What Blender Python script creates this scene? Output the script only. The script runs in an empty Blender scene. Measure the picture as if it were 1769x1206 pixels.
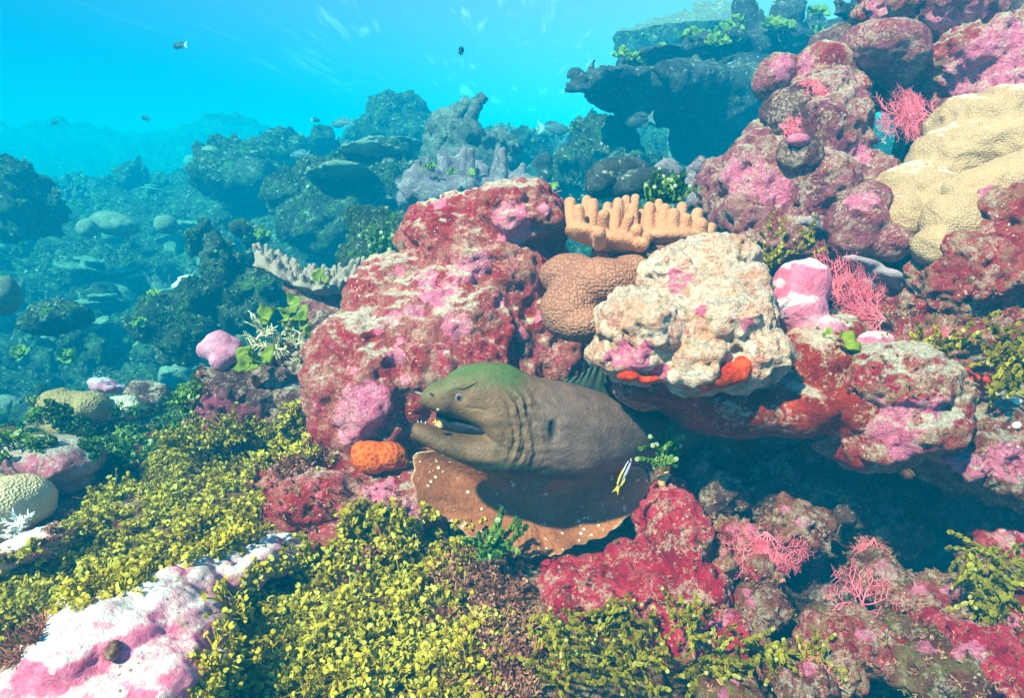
import bpy, bmesh, math, random
import numpy as np
from mathutils import Vector, Matrix
from mathutils.bvhtree import BVHTree

# ------------------------------------------------------------------ camera, world, sun, exposure
S = bpy.context.scene
COL = S.collection
R = math.radians
PITCH = 15.0
FPX = 1153.0
cam_d = bpy.data.cameras.new('camera')
cam_d.sensor_width = 36.0
cam_d.lens = 36.0 * FPX / 1769.0
cam_d.clip_start = 0.02
cam_d.clip_end = 300
cam = bpy.data.objects.new('camera', cam_d)
COL.objects.link(cam)
cam.rotation_euler = (R(90 - PITCH), 0, 0)
S.camera = cam

SUN_DIR = Vector((0.44, 0.50, -0.76)).normalized()      # the way the light travels
SUN_ELEV = math.asin(-SUN_DIR.z)
sun_d = bpy.data.lights.new('sun', 'SUN')
sun_d.energy = 5.0
sun_d.angle = R(2.0)
sun_d.color = (1.0, 0.50, 0.35)
sun = bpy.data.objects.new('sun', sun_d)
COL.objects.link(sun)
sun.rotation_euler = SUN_DIR.to_track_quat('-Z', 'Y').to_euler()

world = bpy.data.worlds.new("World")
S.world = world
world.use_nodes = True
wn = world.node_tree
wn.nodes.clear()
w_out = wn.nodes.new('ShaderNodeOutputWorld')
w_bg = wn.nodes.new('ShaderNodeBackground')
w_sky = wn.nodes.new('ShaderNodeTexSky')
w_sky.sky_type = 'NISHITA'
w_sky.sun_disc = False
w_sky.sun_elevation = SUN_ELEV
w_sky.sun_rotation = math.atan2(-SUN_DIR.x, -SUN_DIR.y)
w_mul = wn.nodes.new('ShaderNodeMix')
w_mul.data_type = 'RGBA'
w_mul.blend_type = 'MULTIPLY'
w_mul.inputs[0].default_value = 1.0
w_mul.inputs[7].default_value = (0.04, 0.66, 1.0, 1)      # water over the reef filters the red out of the daylight
wn.links.new(w_sky.outputs[0], w_mul.inputs[6])
wn.links.new(w_mul.outputs[2], w_bg.inputs[0])
w_bg.inputs[1].default_value = 0.045
wn.links.new(w_bg.outputs[0], w_out.inputs[0])

S.view_settings.view_transform = 'Standard'
S.view_settings.look = 'None'
S.view_settings.exposure = 1.98
S.view_settings.gamma = 1.0
S.render.engine = 'CYCLES'
cy = S.cycles
cy.use_denoising = True
try:
    cy.denoiser = 'OPENIMAGEDENOISE'
except Exception:
    pass
cy.max_bounces = 5
cy.diffuse_bounces = 3
cy.transparent_max_bounces = 6
cy.volume_bounces = 1
cy.caustics_reflective = False
cy.caustics_refractive = False

HAZE_DENSITY = 0.44
HAZE_COLOR = (0.0, 0.108, 0.218, 1)
HAZE_ABS = (0.06, 0.91, 0.985, 1)
HAZE_G = -0.1

# ------------------------------------------------------------------ coordinates
CP, SP = math.cos(R(PITCH)), math.sin(R(PITCH))
AX_R = np.array([1.0, 0, 0])
AX_U = np.array([0, SP, CP])
AX_F = np.array([0, CP, -SP])


def P(px, py, d):
    """the world point seen at photograph pixel (px, py) at depth d metres"""
    return d * ((px - 884.5) / FPX * AX_R + (603.0 - py) / FPX * AX_U + AX_F)


def D(d):
    """depth of the reef beyond the near ledge"""
    return d if d < 1.9 else d + 0.5 * (d - 1.9)


def ray(px, py):
    v = P(px, py, 1.0)
    return v / np.linalg.norm(v)


def lin(*c):
    out = []
    for v in c:
        v = v / 255.0
        out.append(v / 12.92 if v <= 0.04045 else ((v + 0.055) / 1.055) ** 2.4)
    return tuple(out) + (1.0,)


# ------------------------------------------------------------------ numpy noise
_rg = np.random.RandomState(7)
_perm = _rg.permutation(256)
_perm = np.concatenate([_perm, _perm, _perm])
_grad = _rg.normal(size=(256, 3))
_grad /= np.linalg.norm(_grad, axis=1)[:, None]
_rpt = _rg.rand(256, 3)


def _hash(ix, iy, iz):
    return _perm[_perm[_perm[ix & 255] + (iy & 255)] + (iz & 255)]


def perlin(p):
    p = np.asarray(p, float)
    i = np.floor(p).astype(int)
    f = p - i
    u = f * f * f * (f * (f * 6 - 15) + 10)
    res = 0
    for dx in (0, 1):
        wx = u[:, 0] if dx else 1 - u[:, 0]
        for dy in (0, 1):
            wy = u[:, 1] if dy else 1 - u[:, 1]
            for dz in (0, 1):
                wz = u[:, 2] if dz else 1 - u[:, 2]
                g = _grad[_hash(i[:, 0] + dx, i[:, 1] + dy, i[:, 2] + dz)]
                res = res + wx * wy * wz * (g[:, 0] * (f[:, 0] - dx) + g[:, 1] * (f[:, 1] - dy) + g[:, 2] * (f[:, 2] - dz))
    return res * 1.5


def fbm(p, octv=4, gain=0.5):
    a, s, t = 1.0, 0.0, 0.0
    p = np.asarray(p, float)
    for k in range(octv):
        s = s + a * perlin(p + 17.3 * k)
        t += a
        a *= gain
        p = p * 2.03
    return s / t


def worley(p):
    p = np.asarray(p, float)
    i = np.floor(p).astype(int)
    best = np.full(len(p), 9.0)
    for dx in (-1, 0, 1):
        for dy in (-1, 0, 1):
            for dz in (-1, 0, 1):
                c = i + np.array([dx, dy, dz])
                q = c + _rpt[_hash(c[:, 0], c[:, 1], c[:, 2])]
                best = np.minimum(best, ((q - p) ** 2).sum(1))
    return np.sqrt(best)


def sstep(a, b, x):
    t = np.clip((x - a) / (b - a), 0, 1)
    return t * t * (3 - 2 * t)


# ------------------------------------------------------------------ materials
class NT:
    def __init__(self, name):
        self.m = bpy.data.materials.new(name)
        self.m.use_nodes = True
        self.t = self.m.node_tree
        self.t.nodes.clear()
        self.out = self.t.nodes.new('ShaderNodeOutputMaterial')
        self.co = None

    def n(self, kind, **kw):
        nd = self.t.nodes.new(kind)
        for k, v in kw.items():
            setattr(nd, k, v)
        return nd

    def l(self, a, b):
        self.t.links.new(a, b)

    def coord(self):
        if self.co is None:
            self.co = self.n('ShaderNodeTexCoord').outputs['Object']
        return self.co

    def noise(self, scale, detail=6, rough=0.6, dist=0.0, off=None, vec=None):
        nd = self.n('ShaderNodeTexNoise')
        nd.inputs['Scale'].default_value = scale
        nd.inputs['Detail'].default_value = detail
        nd.inputs['Roughness'].default_value = rough
        nd.inputs['Distortion'].default_value = dist
        v = vec if vec is not None else self.coord()
        if off:
            ad = self.n('ShaderNodeVectorMath', operation='ADD')
            ad.inputs[1].default_value = off
            self.l(v, ad.inputs[0])
            v = ad.outputs[0]
        self.l(v, nd.inputs['Vector'])
        return nd.outputs['Fac']

    def voronoi(self, scale, feature='F1', rnd=1.0):
        nd = self.n('ShaderNodeTexVoronoi', feature=feature)
        nd.inputs['Scale'].default_value = scale
        nd.inputs['Randomness'].default_value = rnd
        self.l(self.coord(), nd.inputs['Vector'])
        return nd

    def ramp(self, fac, stops, mode='LINEAR'):
        nd = self.n('ShaderNodeValToRGB')
        cr = nd.color_ramp
        cr.interpolation = mode
        while len(cr.elements) < len(stops):
            cr.elements.new(0.5)
        for e, (p, c) in zip(cr.elements, stops):
            e.position = p
            e.color = c if len(c) == 4 else tuple(c) + (1,)
        self.l(fac, nd.inputs[0])
        return nd.outputs[0]

    def mrange(self, v, a, b, lo=0.0, hi=1.0):
        nd = self.n('ShaderNodeMapRange', interpolation_type='SMOOTHSTEP')
        nd.inputs[1].default_value = a
        nd.inputs[2].default_value = b
        nd.inputs[3].default_value = lo
        nd.inputs[4].default_value = hi
        self.l(v, nd.inputs[0])
        return nd.outputs[0]

    def math(self, op, a, b):
        nd = self.n('ShaderNodeMath', operation=op)
        for k, v in enumerate((a, b)):
            if isinstance(v, (int, float)):
                nd.inputs[k].default_value = v
            else:
                self.l(v, nd.inputs[k])
        return nd.outputs[0]

    def mix(self, fac, a, b, blend='MIX'):
        nd = self.n('ShaderNodeMix', data_type='RGBA', blend_type=blend)
        for k, v in ((0, fac), (6, a), (7, b)):
            if isinstance(v, (int, float)):
                nd.inputs[k].default_value = v
            elif isinstance(v, tuple):
                nd.inputs[k].default_value = v
            else:
                self.l(v, nd.inputs[k])
        return nd.outputs[2]

    def attr(self, name):
        return self.n('ShaderNodeAttribute', attribute_name=name).outputs['Fac']

    def bump(self, h, dist, strength=1.0, normal=None):
        nd = self.n('ShaderNodeBump')
        nd.inputs['Strength'].default_value = strength
        nd.inputs['Distance'].default_value = dist
        self.l(h, nd.inputs['Height'])
        if normal is not None:
            self.l(normal, nd.inputs['Normal'])
        return nd.outputs[0]

    def finish(self, color, normal=None, rough=0.85, spec=0.15, transl=0.0, sub=0.0):
        b = self.n('ShaderNodeBsdfPrincipled')
        if isinstance(color, tuple):
            b.inputs['Base Color'].default_value = color
        else:
            self.l(color, b.inputs['Base Color'])
        b.inputs['Roughness'].default_value = rough
        b.inputs['Specular IOR Level'].default_value = spec
        if sub:
            b.inputs['Subsurface Weight'].default_value = sub
            b.inputs['Subsurface Radius'].default_value = (0.012, 0.006, 0.004)
            b.inputs['Subsurface Scale'].default_value = 1.0
        if normal is not None:
            self.l(normal, b.inputs['Normal'])
        sh = b.outputs[0]
        if transl:
            tr = self.n('ShaderNodeBsdfTranslucent')
            if isinstance(color, tuple):
                tr.inputs[0].default_value = color
            else:
                self.l(color, tr.inputs[0])
            ms = self.n('ShaderNodeMixShader')
            ms.inputs[0].default_value = transl
            self.l(sh, ms.inputs[1])
            self.l(tr.outputs[0], ms.inputs[2])
            sh = ms.outputs[0]
        self.l(sh, self.out.inputs['Surface'])
        return self.m


_moff = [0.0]


def encrust(name, ramp, second=None, patch=None, turf_highlight=None, s=14.0, speck=None, bump=0.006, fine=(0.55, 1.45), third=None, bscale=1.0, grain=0.75):
    """rock crusted with coralline algae: blotches over blotches, grain, pits and specks"""
    n = NT(name)
    _moff[0] += 3.7
    o = _moff[0]
    a = n.noise(s, 9, 0.68, 0.6, (o, o * .3, 0))
    c = n.ramp(a, ramp)
    if second:
        b = n.noise(s * 1.9, 9, 0.72, 0.8, (0, o, 5.1))
        c = n.mix(n.mrange(b, 0.52, 0.60), c, n.ramp(n.noise(s * 9, 4, .7), second))
    if third:
        b = n.noise(s * 3.1, 7, 0.7, 0.5, (8.2, 0, o))
        c = n.mix(n.mrange(b, 0.57, 0.63), c, third)
    pv = None
    if patch:
        pm = n.math('ADD', n.attr('patch'), n.math('MULTIPLY', n.math('SUBTRACT', n.noise(70, 5, .65), 0.5), 1.3))
        pv = n.mrange(pm, 0.42, 0.58)
        pc = n.ramp(n.noise(60, 5, .7, 0.3), patch)
        c = n.mix(pv, c, pc)
    if turf_highlight:
        tm = n.math('ADD', n.attr('turf'), n.math('MULTIPLY', n.math('SUBTRACT', n.noise(48, 10, .85), 0.5), 2.4))
        tv = n.mrange(tm, 0.30, 0.95)
        c = n.mix(tv, c, n.ramp(n.noise(160, 5, .7), turf_highlight))
    if grain:
        zone = n.mrange(n.noise(s * 1.3, 4, .6, .4, (o, 3, 9)), 0.40, 0.62)
        gm = n.math('ADD', n.noise(150, 7, .8), n.math('MULTIPLY', n.math('SUBTRACT', zone, 0.5), 0.16))
        c = n.mix(n.math('MULTIPLY', n.mrange(gm, 0.53, 0.60), grain), c, n.ramp(n.noise(90, 3, .6), [(0.35, lin(196, 150, 120)), (0.5, lin(222, 200, 180)), (0.65, lin(236, 190, 190))]))
        dm = n.noise(130, 7, .8, .3, (4, o, 7))
        c = n.mix(n.math('MULTIPLY', n.mrange(dm, 0.56, 0.63), grain * 0.85), c, lin(74, 34, 36))
    g = n.noise(210, 4, 0.75)
    c = n.mix(1.0, c, n.ramp(g, [(0.25, (fine[0],) * 3), (0.5, (1, 1, 1)), (0.75, (fine[1],) * 3)]), 'MULTIPLY')
    if speck:
        v = n.voronoi(90)
        dot = n.math('MULTIPLY', n.mrange(v.outputs['Distance'], 0.22, 0.12), n.mrange(n.noise(16, 3), 0.5, 0.58))
        c = n.mix(dot, c, speck)
    h = n.math('ADD', n.noise(45 * bscale, 8, 0.72), n.math('MULTIPLY', n.noise(180 * bscale, 5, 0.7), 0.45))
    pits = n.mrange(n.voronoi(38 * bscale).outputs['Distance'], 0.10, 0.32)
    h = n.math('ADD', h, n.math('MULTIPLY', pits, 0.35))
    return n.finish(c, n.bump(h, bump * 2.2), 0.9, 0.1)


MAROON = lin(118, 22, 34)
RED = lin(168, 34, 44)
PINK = lin(236, 116, 160)
ROSE = lin(206, 72, 104)
CREAM = lin(216, 200, 178)
TAN = lin(172, 134, 104)
GREY = lin(170, 172, 160)
OLIVE = lin(120, 112, 60)
PLUM = lin(128, 62, 84)
DKBR = lin(70, 40, 38)
TURF_HIGHLIGHT = [(0.3, lin(160, 148, 128)), (0.5, lin(216, 204, 188)), (0.7, lin(244, 234, 224))]  # sediment turf tones, whitened to paint top-lit highlights as well
PINKS = [(0.3, lin(222, 92, 138)), (0.55, lin(240, 136, 176)), (0.75, lin(248, 190, 206))]

M = {}
M['boulder'] = encrust('crusted_pink_rock', [(0.30, lin(96, 18, 28)), (0.42, RED), (0.48, lin(172, 62, 70)), (0.57, lin(180, 104, 98)), (0.70, CREAM)],
                       [(0.3, MAROON), (0.5, ROSE), (0.7, lin(226, 160, 160))], PINKS, TURF_HIGHLIGHT, 11, lin(248, 214, 214), 0.005, third=lin(164, 50, 34), grain=0.42)
M['redrock'] = encrust('crusted_red_rock', [(0.30, lin(84, 18, 24)), (0.42, lin(164, 36, 48)), (0.49, lin(186, 80, 84)), (0.56, lin(176, 124, 98)), (0.66, lin(206, 176, 156))],
                       [(0.3, MAROON), (0.5, lin(204, 46, 78)), (0.7, lin(216, 140, 140))], PINKS, TURF_HIGHLIGHT, 17, lin(244, 214, 204), 0.007, third=OLIVE)
M['crimson'] = encrust('crimson_crust', [(0.3, lin(128, 14, 34)), (0.5, lin(206, 36, 72)), (0.62, lin(216, 84, 104)), (0.75, lin(206, 160, 140))],
                       [(0.3, RED), (0.6, lin(226, 110, 120))], PINKS, TURF_HIGHLIGHT, 16, lin(244, 200, 200), 0.006)
M['pinkrock'] = encrust('plum_pink_rock', [(0.30, lin(92, 40, 48)), (0.42, PLUM), (0.50, lin(176, 92, 112)), (0.57, lin(190, 134, 130)), (0.66, lin(206, 186, 170))],
                        [(0.3, DKBR), (0.5, lin(180, 70, 90)), (0.7, lin(200, 150, 130))], PINKS, TURF_HIGHLIGHT, 15, lin(236, 220, 214), 0.007, third=lin(150, 110, 60))
M['brownrock'] = encrust('brown_rubble', [(0.3, lin(70, 36, 34)), (0.46, lin(126, 62, 58)), (0.56, lin(166, 106, 86)), (0.66, lin(190, 152, 124)), (0.78, lin(214, 190, 170))],
                         [(0.3, lin(120, 26, 36)), (0.5, lin(190, 60, 74)), (0.7, lin(206, 160, 130))], PINKS, TURF_HIGHLIGHT, 22, lin(244, 230, 220), 0.008, third=OLIVE)
M['cream'] = encrust('cream_coral_rock', [(0.28, lin(200, 128, 104)), (0.42, lin(232, 178, 152)), (0.52, lin(246, 214, 194)), (0.66, lin(250, 238, 228))],
                     [(0.3, lin(196, 104, 92)), (0.6, lin(232, 172, 158))], PINKS, TURF_HIGHLIGHT, 20, None, 0.006, third=lin(190, 160, 116), grain=0.3)
M['underside'] = encrust('rust_red_underside', [(0.3, lin(92, 24, 22)), (0.5, lin(160, 44, 38)), (0.65, lin(196, 74, 56)), (0.8, lin(206, 130, 110))],
                         [(0.3, lin(110, 30, 30)), (0.6, lin(170, 80, 70))], PINKS, TURF_HIGHLIGHT, 15, None, 0.005)
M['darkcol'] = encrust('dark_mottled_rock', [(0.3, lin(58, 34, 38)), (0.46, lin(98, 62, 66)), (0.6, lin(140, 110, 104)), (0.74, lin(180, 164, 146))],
                       [(0.3, DKBR), (0.5, lin(110, 50, 70)), (0.7, lin(150, 130, 96))], [(0.3, lin(140, 50, 84)), (0.6, lin(176, 84, 116))], TURF_HIGHLIGHT, 17, lin(210, 190, 180), 0.006)
M['whitepink'] = encrust('chalky_pink_rock', [(0.34, lin(206, 110, 140)), (0.46, lin(232, 150, 182)), (0.56, lin(240, 206, 216)), (0.72, lin(240, 234, 230))],
                         [(0.3, lin(170, 96, 90)), (0.6, lin(226, 186, 176))], PINKS, [(0.3, lin(226, 224, 226)), (0.6, lin(248, 244, 242))], 12, lin(150, 120, 120), 0.003, (0.8, 1.15), grain=0.10)
M['mound'] = encrust('pale_pink_mound', [(0.3, lin(150, 60, 84)), (0.46, lin(206, 130, 150)), (0.58, lin(224, 196, 200)), (0.74, lin(236, 226, 222))],
                     None, PINKS, TURF_HIGHLIGHT, 17, None, 0.006)
M['ground'] = encrust('reef_floor', [(0.3, lin(70, 34, 32)), (0.45, lin(130, 62, 52)), (0.56, lin(150, 112, 76)), (0.7, lin(190, 160, 130))],
                      [(0.3, lin(90, 80, 30)), (0.6, lin(150, 134, 60))], PINKS, None, 16, lin(240, 230, 220), 0.009, third=lin(186, 70, 84))


def bgmat(name, ramp, green=True, s=7.0, bump=0.02):  # far colours drained of red, painting in the red light lost with distance
    n = NT(name)
    _moff[0] += 3.7
    o = _moff[0]
    c = n.ramp(n.noise(s, 10, 0.72, 0.5, (o, 0, 0)), ramp)
    if green:
        c = n.mix(n.mrange(n.noise(s * 1.7, 8, .72, .4, (0, o, 0)), 0.53, 0.60), c, n.ramp(n.noise(s * 6, 4, .7), [(0.35, lin(44, 84, 30)), (0.6, lin(120, 156, 60))]))
    if True:
        c = n.mix(n.mrange(n.noise(s * 3.3, 8, .75, .4, (0, 0, o)), 0.56, 0.64), c, lin(206, 200, 190))
    c = n.mix(1.0, c, n.ramp(n.noise(s * 11, 6, .75), [(0.3, (0.45,) * 3), (0.5, (1, 1, 1)), (0.72, (1.6,) * 3)]), 'MULTIPLY')
    h = n.math('ADD', n.noise(s * 5, 9, 0.75), n.math('MULTIPLY', n.noise(s * 17, 5, 0.7), 0.5))
    return n.finish(c, n.bump(h, bump * 2), 0.95, 0.05)


M['bgreef'] = bgmat('far_reef_crust', [(0.3, lin(30, 36, 32)), (0.48, lin(66, 74, 60)), (0.62, lin(110, 114, 98)), (0.78, lin(186, 186, 172))])
M['bgcoral'] = bgmat('grey_coral', [(0.3, lin(74, 76, 76)), (0.5, lin(124, 124, 122)), (0.7, lin(186, 184, 180))], False, 10, 0.012)
M['bgdark'] = bgmat('dark_coral', [(0.3, lin(40, 44, 48)), (0.5, lin(76, 80, 84)), (0.7, lin(130, 134, 134))], False, 11, 0.010)
M['bgmauve'] = bgmat('mauve_grey_coral', [(0.3, lin(96, 80, 100)), (0.5, lin(146, 128, 146)), (0.7, lin(206, 192, 204))], False, 14, 0.008)
M['bgpale'] = bgmat('pale_round_coral', [(0.3, lin(110, 116, 106)), (0.5, lin(146, 152, 138)), (0.7, lin(190, 192, 178))], False, 22, 0.006)


def polyp(name, c0, c1, c2, scale=150, bump=0.003, big=9):
    """massive coral: close-set corallites over a slowly varying tone"""
    n = NT(name)
    v = n.voronoi(scale, rnd=0.7).outputs['Distance']
    _moff[0] += 2.3
    base = n.ramp(n.noise(big, 6, 0.6, 0.3, (_moff[0], 0, 0)), [(0.34, c0), (0.56, c1), (0.7, c1)])
    c = n.mix(n.mrange(v, 0.15, 0.55, 0.0, 0.75), c2, base)
    turf_highlight = n.mrange(n.math('ADD', n.attr('turf'), n.math('MULTIPLY', n.math('SUBTRACT', n.noise(60, 8, .75), .5), 1.4)), 0.45, 0.8)
    c = n.mix(turf_highlight, c, n.ramp(n.noise(140, 5, .7), TURF_HIGHLIGHT))
    h = n.math('ADD', n.math('MULTIPLY', v, 1.0), n.math('MULTIPLY', n.noise(60, 6, .7), 0.3))
    return n.finish(c, n.bump(h, bump), 0.85, 0.12)


M['porites'] = polyp('honeycomb_tan_coral', lin(120, 70, 60), lin(144, 94, 78), lin(180, 134, 114), 190, 0.003)
M['yellowcoral'] = polyp('buff_yellow_coral', lin(152, 108, 88), lin(174, 140, 108), lin(188, 164, 134), 260, 0.0022, 9)
M['olivecoral'] = polyp('olive_knob_coral', lin(130, 104, 66), lin(160, 134, 90), lin(184, 160, 120), 200, 0.003, 9)
M['creamcoral'] = polyp('cream_mound_coral', lin(200, 156, 104), lin(222, 194, 150), lin(230, 210, 176), 210, 0.003, 7)


def leather(name, c0, c1, scale=260):
    n = NT(name)
    c = n.ramp(n.noise(14, 5, .6), [(0.35, c0), (0.65, c1)])
    v = n.voronoi(scale, rnd=0.9).outputs['Distance']
    c = n.mix(n.mrange(v, 0.1, 0.5, 0.0, 0.35), tuple(min(1, k * 1.35) for k in c1[:3]) + (1,), c)
    return n.finish(c, n.bump(v, 0.0015), 0.6, 0.2, sub=0.25)


M['tanleather'] = leather('tan_leather_coral', lin(150, 98, 74), lin(176, 124, 96))
M['greyleather'] = leather('grey_leather_coral', lin(116, 102, 98), lin(144, 130, 124), 300)


def simple(name, stops, scale=40, bump=0.002, bs=120, rough=0.8, spec=0.15, transl=0.0, sub=0.0):
    n = NT(name)
    _moff[0] += 1.9
    c = n.ramp(n.noise(scale, 6, .65, .3, (_moff[0], 0, 0)), stops)
    return n.finish(c, n.bump(n.noise(bs, 5, .7), bump), rough, spec, transl, sub)


M['knobpink'] = encrust('bubblegum_crust', [(0.34, lin(214, 100, 140)), (0.5, lin(236, 142, 178)), (0.64, lin(244, 186, 206))], None, PINKS, [(0.3, lin(226, 206, 212)), (0.6, lin(248, 236, 240))], 14, None, 0.004, (0.75, 1.2), grain=0.12)
M['mauveknob'] = encrust('mauve_crust', [(0.34, lin(186, 92, 132)), (0.5, lin(206, 128, 164)), (0.64, lin(216, 166, 190))], None, None, [(0.3, lin(180, 160, 180)), (0.6, lin(220, 206, 220))], 16, None, 0.002, (0.85, 1.12), grain=0.12)
M['fan'] = simple('pink_fan', [(0.35, lin(226, 84, 112)), (0.65, lin(246, 136, 156))], 60, 0.001, 300)
M['fandark'] = simple('dusky_fan', [(0.35, lin(120, 70, 96)), (0.65, lin(150, 96, 120))], 60, 0.001, 300)
M['leafy'] = simple('leaf_algae', [(0.35, lin(110, 130, 36)), (0.55, lin(150, 170, 56)), (0.7, lin(190, 190, 90))], 30, 0.002, 120, 0.7, 0.15, 0.35)
M['leafbg'] = simple('yellow_green_algae', [(0.35, lin(110, 140, 40)), (0.65, lin(170, 190, 84))], 20, 0.002, 120, 0.7, 0.1, 0.35)
M['frond'] = simple('green_frond', [(0.35, lin(40, 110, 50)), (0.65, lin(90, 150, 60))], 40, 0.002, 120, 0.7, 0.1, 0.3)
M['bushy'] = simple('cream_bushy_alga', [(0.35, lin(170, 160, 110)), (0.65, lin(236, 230, 200))], 30, 0.002, 200)
M['lilac'] = simple('lilac_sponge', [(0.35, lin(130, 112, 130)), (0.65, lin(180, 164, 176))], 30, 0.003, 120)
M['scarlet'] = simple('scarlet_crust', [(0.35, lin(180, 40, 24)), (0.65, lin(226, 80, 50))], 35, 0.004, 120)
M['blackfish'] = simple('dark_scales', [(0.3, lin(16, 26, 38)), (0.7, lin(40, 54, 66))], 60, 0.001, 400, 0.5, 0.3)
M['palefin'] = simple('pale_fin', [(0.3, lin(190, 200, 200)), (0.7, lin(230, 236, 230))], 60, 0.001, 400, 0.5, 0.3, 0.3)
M['greyfish'] = simple('grey_scales', [(0.3, lin(60, 76, 88)), (0.7, lin(106, 122, 132))], 40, 0.001, 400, 0.5, 0.3)
M['bluefish'] = simple('blue_scales', [(0.3, lin(40, 50, 96)), (0.7, lin(80, 90, 140))], 40, 0.001, 400, 0.5, 0.3)
M['white'] = simple('chalk_white', [(0.3, lin(226, 226, 220)), (0.7, lin(246, 246, 242))], 60, 0.001, 300)
M['lavender'] = simple('lavender_scales', [(0.3, lin(196, 186, 206)), (0.7, lin(226, 220, 232))], 60, 0.001, 400, 0.45, 0.3)
M['yellow'] = simple('yellow_scales', [(0.3, lin(224, 178, 40)), (0.7, lin(240, 206, 90))], 60, 0.001, 400, 0.5, 0.3)
M['black'] = simple('ink_black', [(0.3, lin(12, 14, 20)), (0.7, lin(24, 26, 32))], 60, 0.001, 400, 0.4, 0.4)
M['peach'] = simple('peach_skin', [(0.3, lin(226, 160, 110)), (0.7, lin(240, 200, 150))], 120, 0.001, 400, 0.5, 0.3)


def m_sponge():
    n = NT('orange_sponge')
    v = n.voronoi(150).outputs['Distance']
    c = n.ramp(n.math('ADD', v, n.math('MULTIPLY', n.noise(120, 4, .6), 0.3)), [(0.3, lin(168, 52, 14)), (0.55, lin(196, 80, 24)), (0.9, lin(208, 108, 44))])
    return n.finish(c, n.bump(v, 0.002), 0.8, 0.1)


M['sponge'] = m_sponge()


def m_redsponge():
    n = NT('orange_red_sponge')
    c = n.ramp(n.noise(36, 7, .7, .6), [(0.32, lin(150, 34, 14)), (0.5, lin(206, 60, 24)), (0.68, lin(232, 110, 50))])
    return n.finish(c, n.bump(n.noise(70, 6, .7), 0.008), 0.8, 0.15)


M['redsponge'] = m_redsponge()


def m_plate():
    n = NT('brown_plate_coral')
    c = n.ramp(n.noise(10, 7, .65, .3), [(0.32, lin(140, 76, 50)), (0.5, lin(172, 104, 72)), (0.68, lin(188, 126, 94))])
    c = n.mix(1.0, c, n.ramp(n.noise(190, 4, .7), [(0.3, (0.75,) * 3), (0.7, (1.25,) * 3)]), 'MULTIPLY')
    v = n.voronoi(85).outputs['Distance']
    dot = n.math('MULTIPLY', n.mrange(v, 0.30, 0.20), n.mrange(n.noise(24, 3), 0.48, 0.56))
    c = n.mix(dot, c, lin(240, 214, 196))
    edge = n.mrange(n.math('ADD', n.attr('rim'), n.math('MULTIPLY', n.noise(80, 4), 0.10)), 1.02, 1.07)
    c = n.mix(edge, c, lin(206, 180, 160))
    return n.finish(c, n.bump(n.math('SUBTRACT', n.noise(120, 6, .7), n.math('MULTIPLY', dot, -0.6)), 0.004), 0.85, 0.1)


M['plate'] = m_plate()


def m_eel():
    n = NT('eel_skin')
    tone = n.noise(22, 6, .6, .4)
    c = n.ramp(tone, [(0.32, lin(82, 64, 48)), (0.5, lin(110, 84, 62)), (0.68, lin(132, 102, 76))])
    body = n.ramp(n.noise(30, 6, .6), [(0.35, lin(94, 74, 68)), (0.6, lin(122, 98, 89))])
    c = n.mix(n.attr('body'), c, body)
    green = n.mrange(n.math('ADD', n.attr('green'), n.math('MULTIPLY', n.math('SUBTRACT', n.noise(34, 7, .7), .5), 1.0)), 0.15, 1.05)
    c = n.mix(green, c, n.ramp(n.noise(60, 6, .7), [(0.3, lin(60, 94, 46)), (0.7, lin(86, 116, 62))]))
    jaw_shade = n.mrange(n.math('ADD', n.attr('throat'), n.math('MULTIPLY', n.math('SUBTRACT', n.noise(40, 6, .7), .5), .5)), 0.25, 0.85)
    c = n.mix(jaw_shade, c, n.ramp(n.noise(50, 5, .6), [(0.3, lin(40, 46, 38)), (0.7, lin(62, 68, 56))]))
    sp = n.mrange(n.noise(170, 5, .7, .5), 0.58, 0.66)
    c = n.mix(n.math('MULTIPLY', sp, n.mrange(n.attr('body'), 0.0, 1.0, 0.1, 0.55)), c, lin(58, 44, 40))
    c = n.mix(n.attr('dark'), c, lin(30, 34, 38))
    c = n.mix(1.0, c, n.ramp(n.noise(260, 4, .7), [(0.3, (0.82,) * 3), (0.7, (1.18,) * 3)]), 'MULTIPLY')
    h = n.math('ADD', n.noise(300, 4, .6), n.math('MULTIPLY', n.noise(70, 6, .7), 1.2))
    return n.finish(c, n.bump(h, 0.0014), 0.45, 0.3)


M['eel'] = m_eel()
M['mouth'] = simple('mouth_lining', [(0.3, lin(16, 22, 34)), (0.7, lin(34, 36, 46))], 40, 0.001, 200, 0.5, 0.3)
M['fin'] = simple('fin_membrane', [(0.3, lin(46, 66, 64)), (0.7, lin(80, 96, 86))], 60, 0.001, 300, 0.6, 0.2, 0.2)
M['iris'] = simple('iris', [(0.3, lin(104, 92, 112)), (0.7, lin(150, 124, 136))], 400, 0.0003, 800, 0.25, 0.5)


def m_algae(name, stops):
    n = NT(name)
    c = n.ramp(n.attr('rnd'), stops)
    c = n.mix(1.0, c, n.ramp(n.noise(150, 4, .7), [(0.3, (0.75,) * 3), (0.7, (1.25,) * 3)]), 'MULTIPLY')
    return n.finish(c, None, 0.75, 0.12, 0.30)


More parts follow.
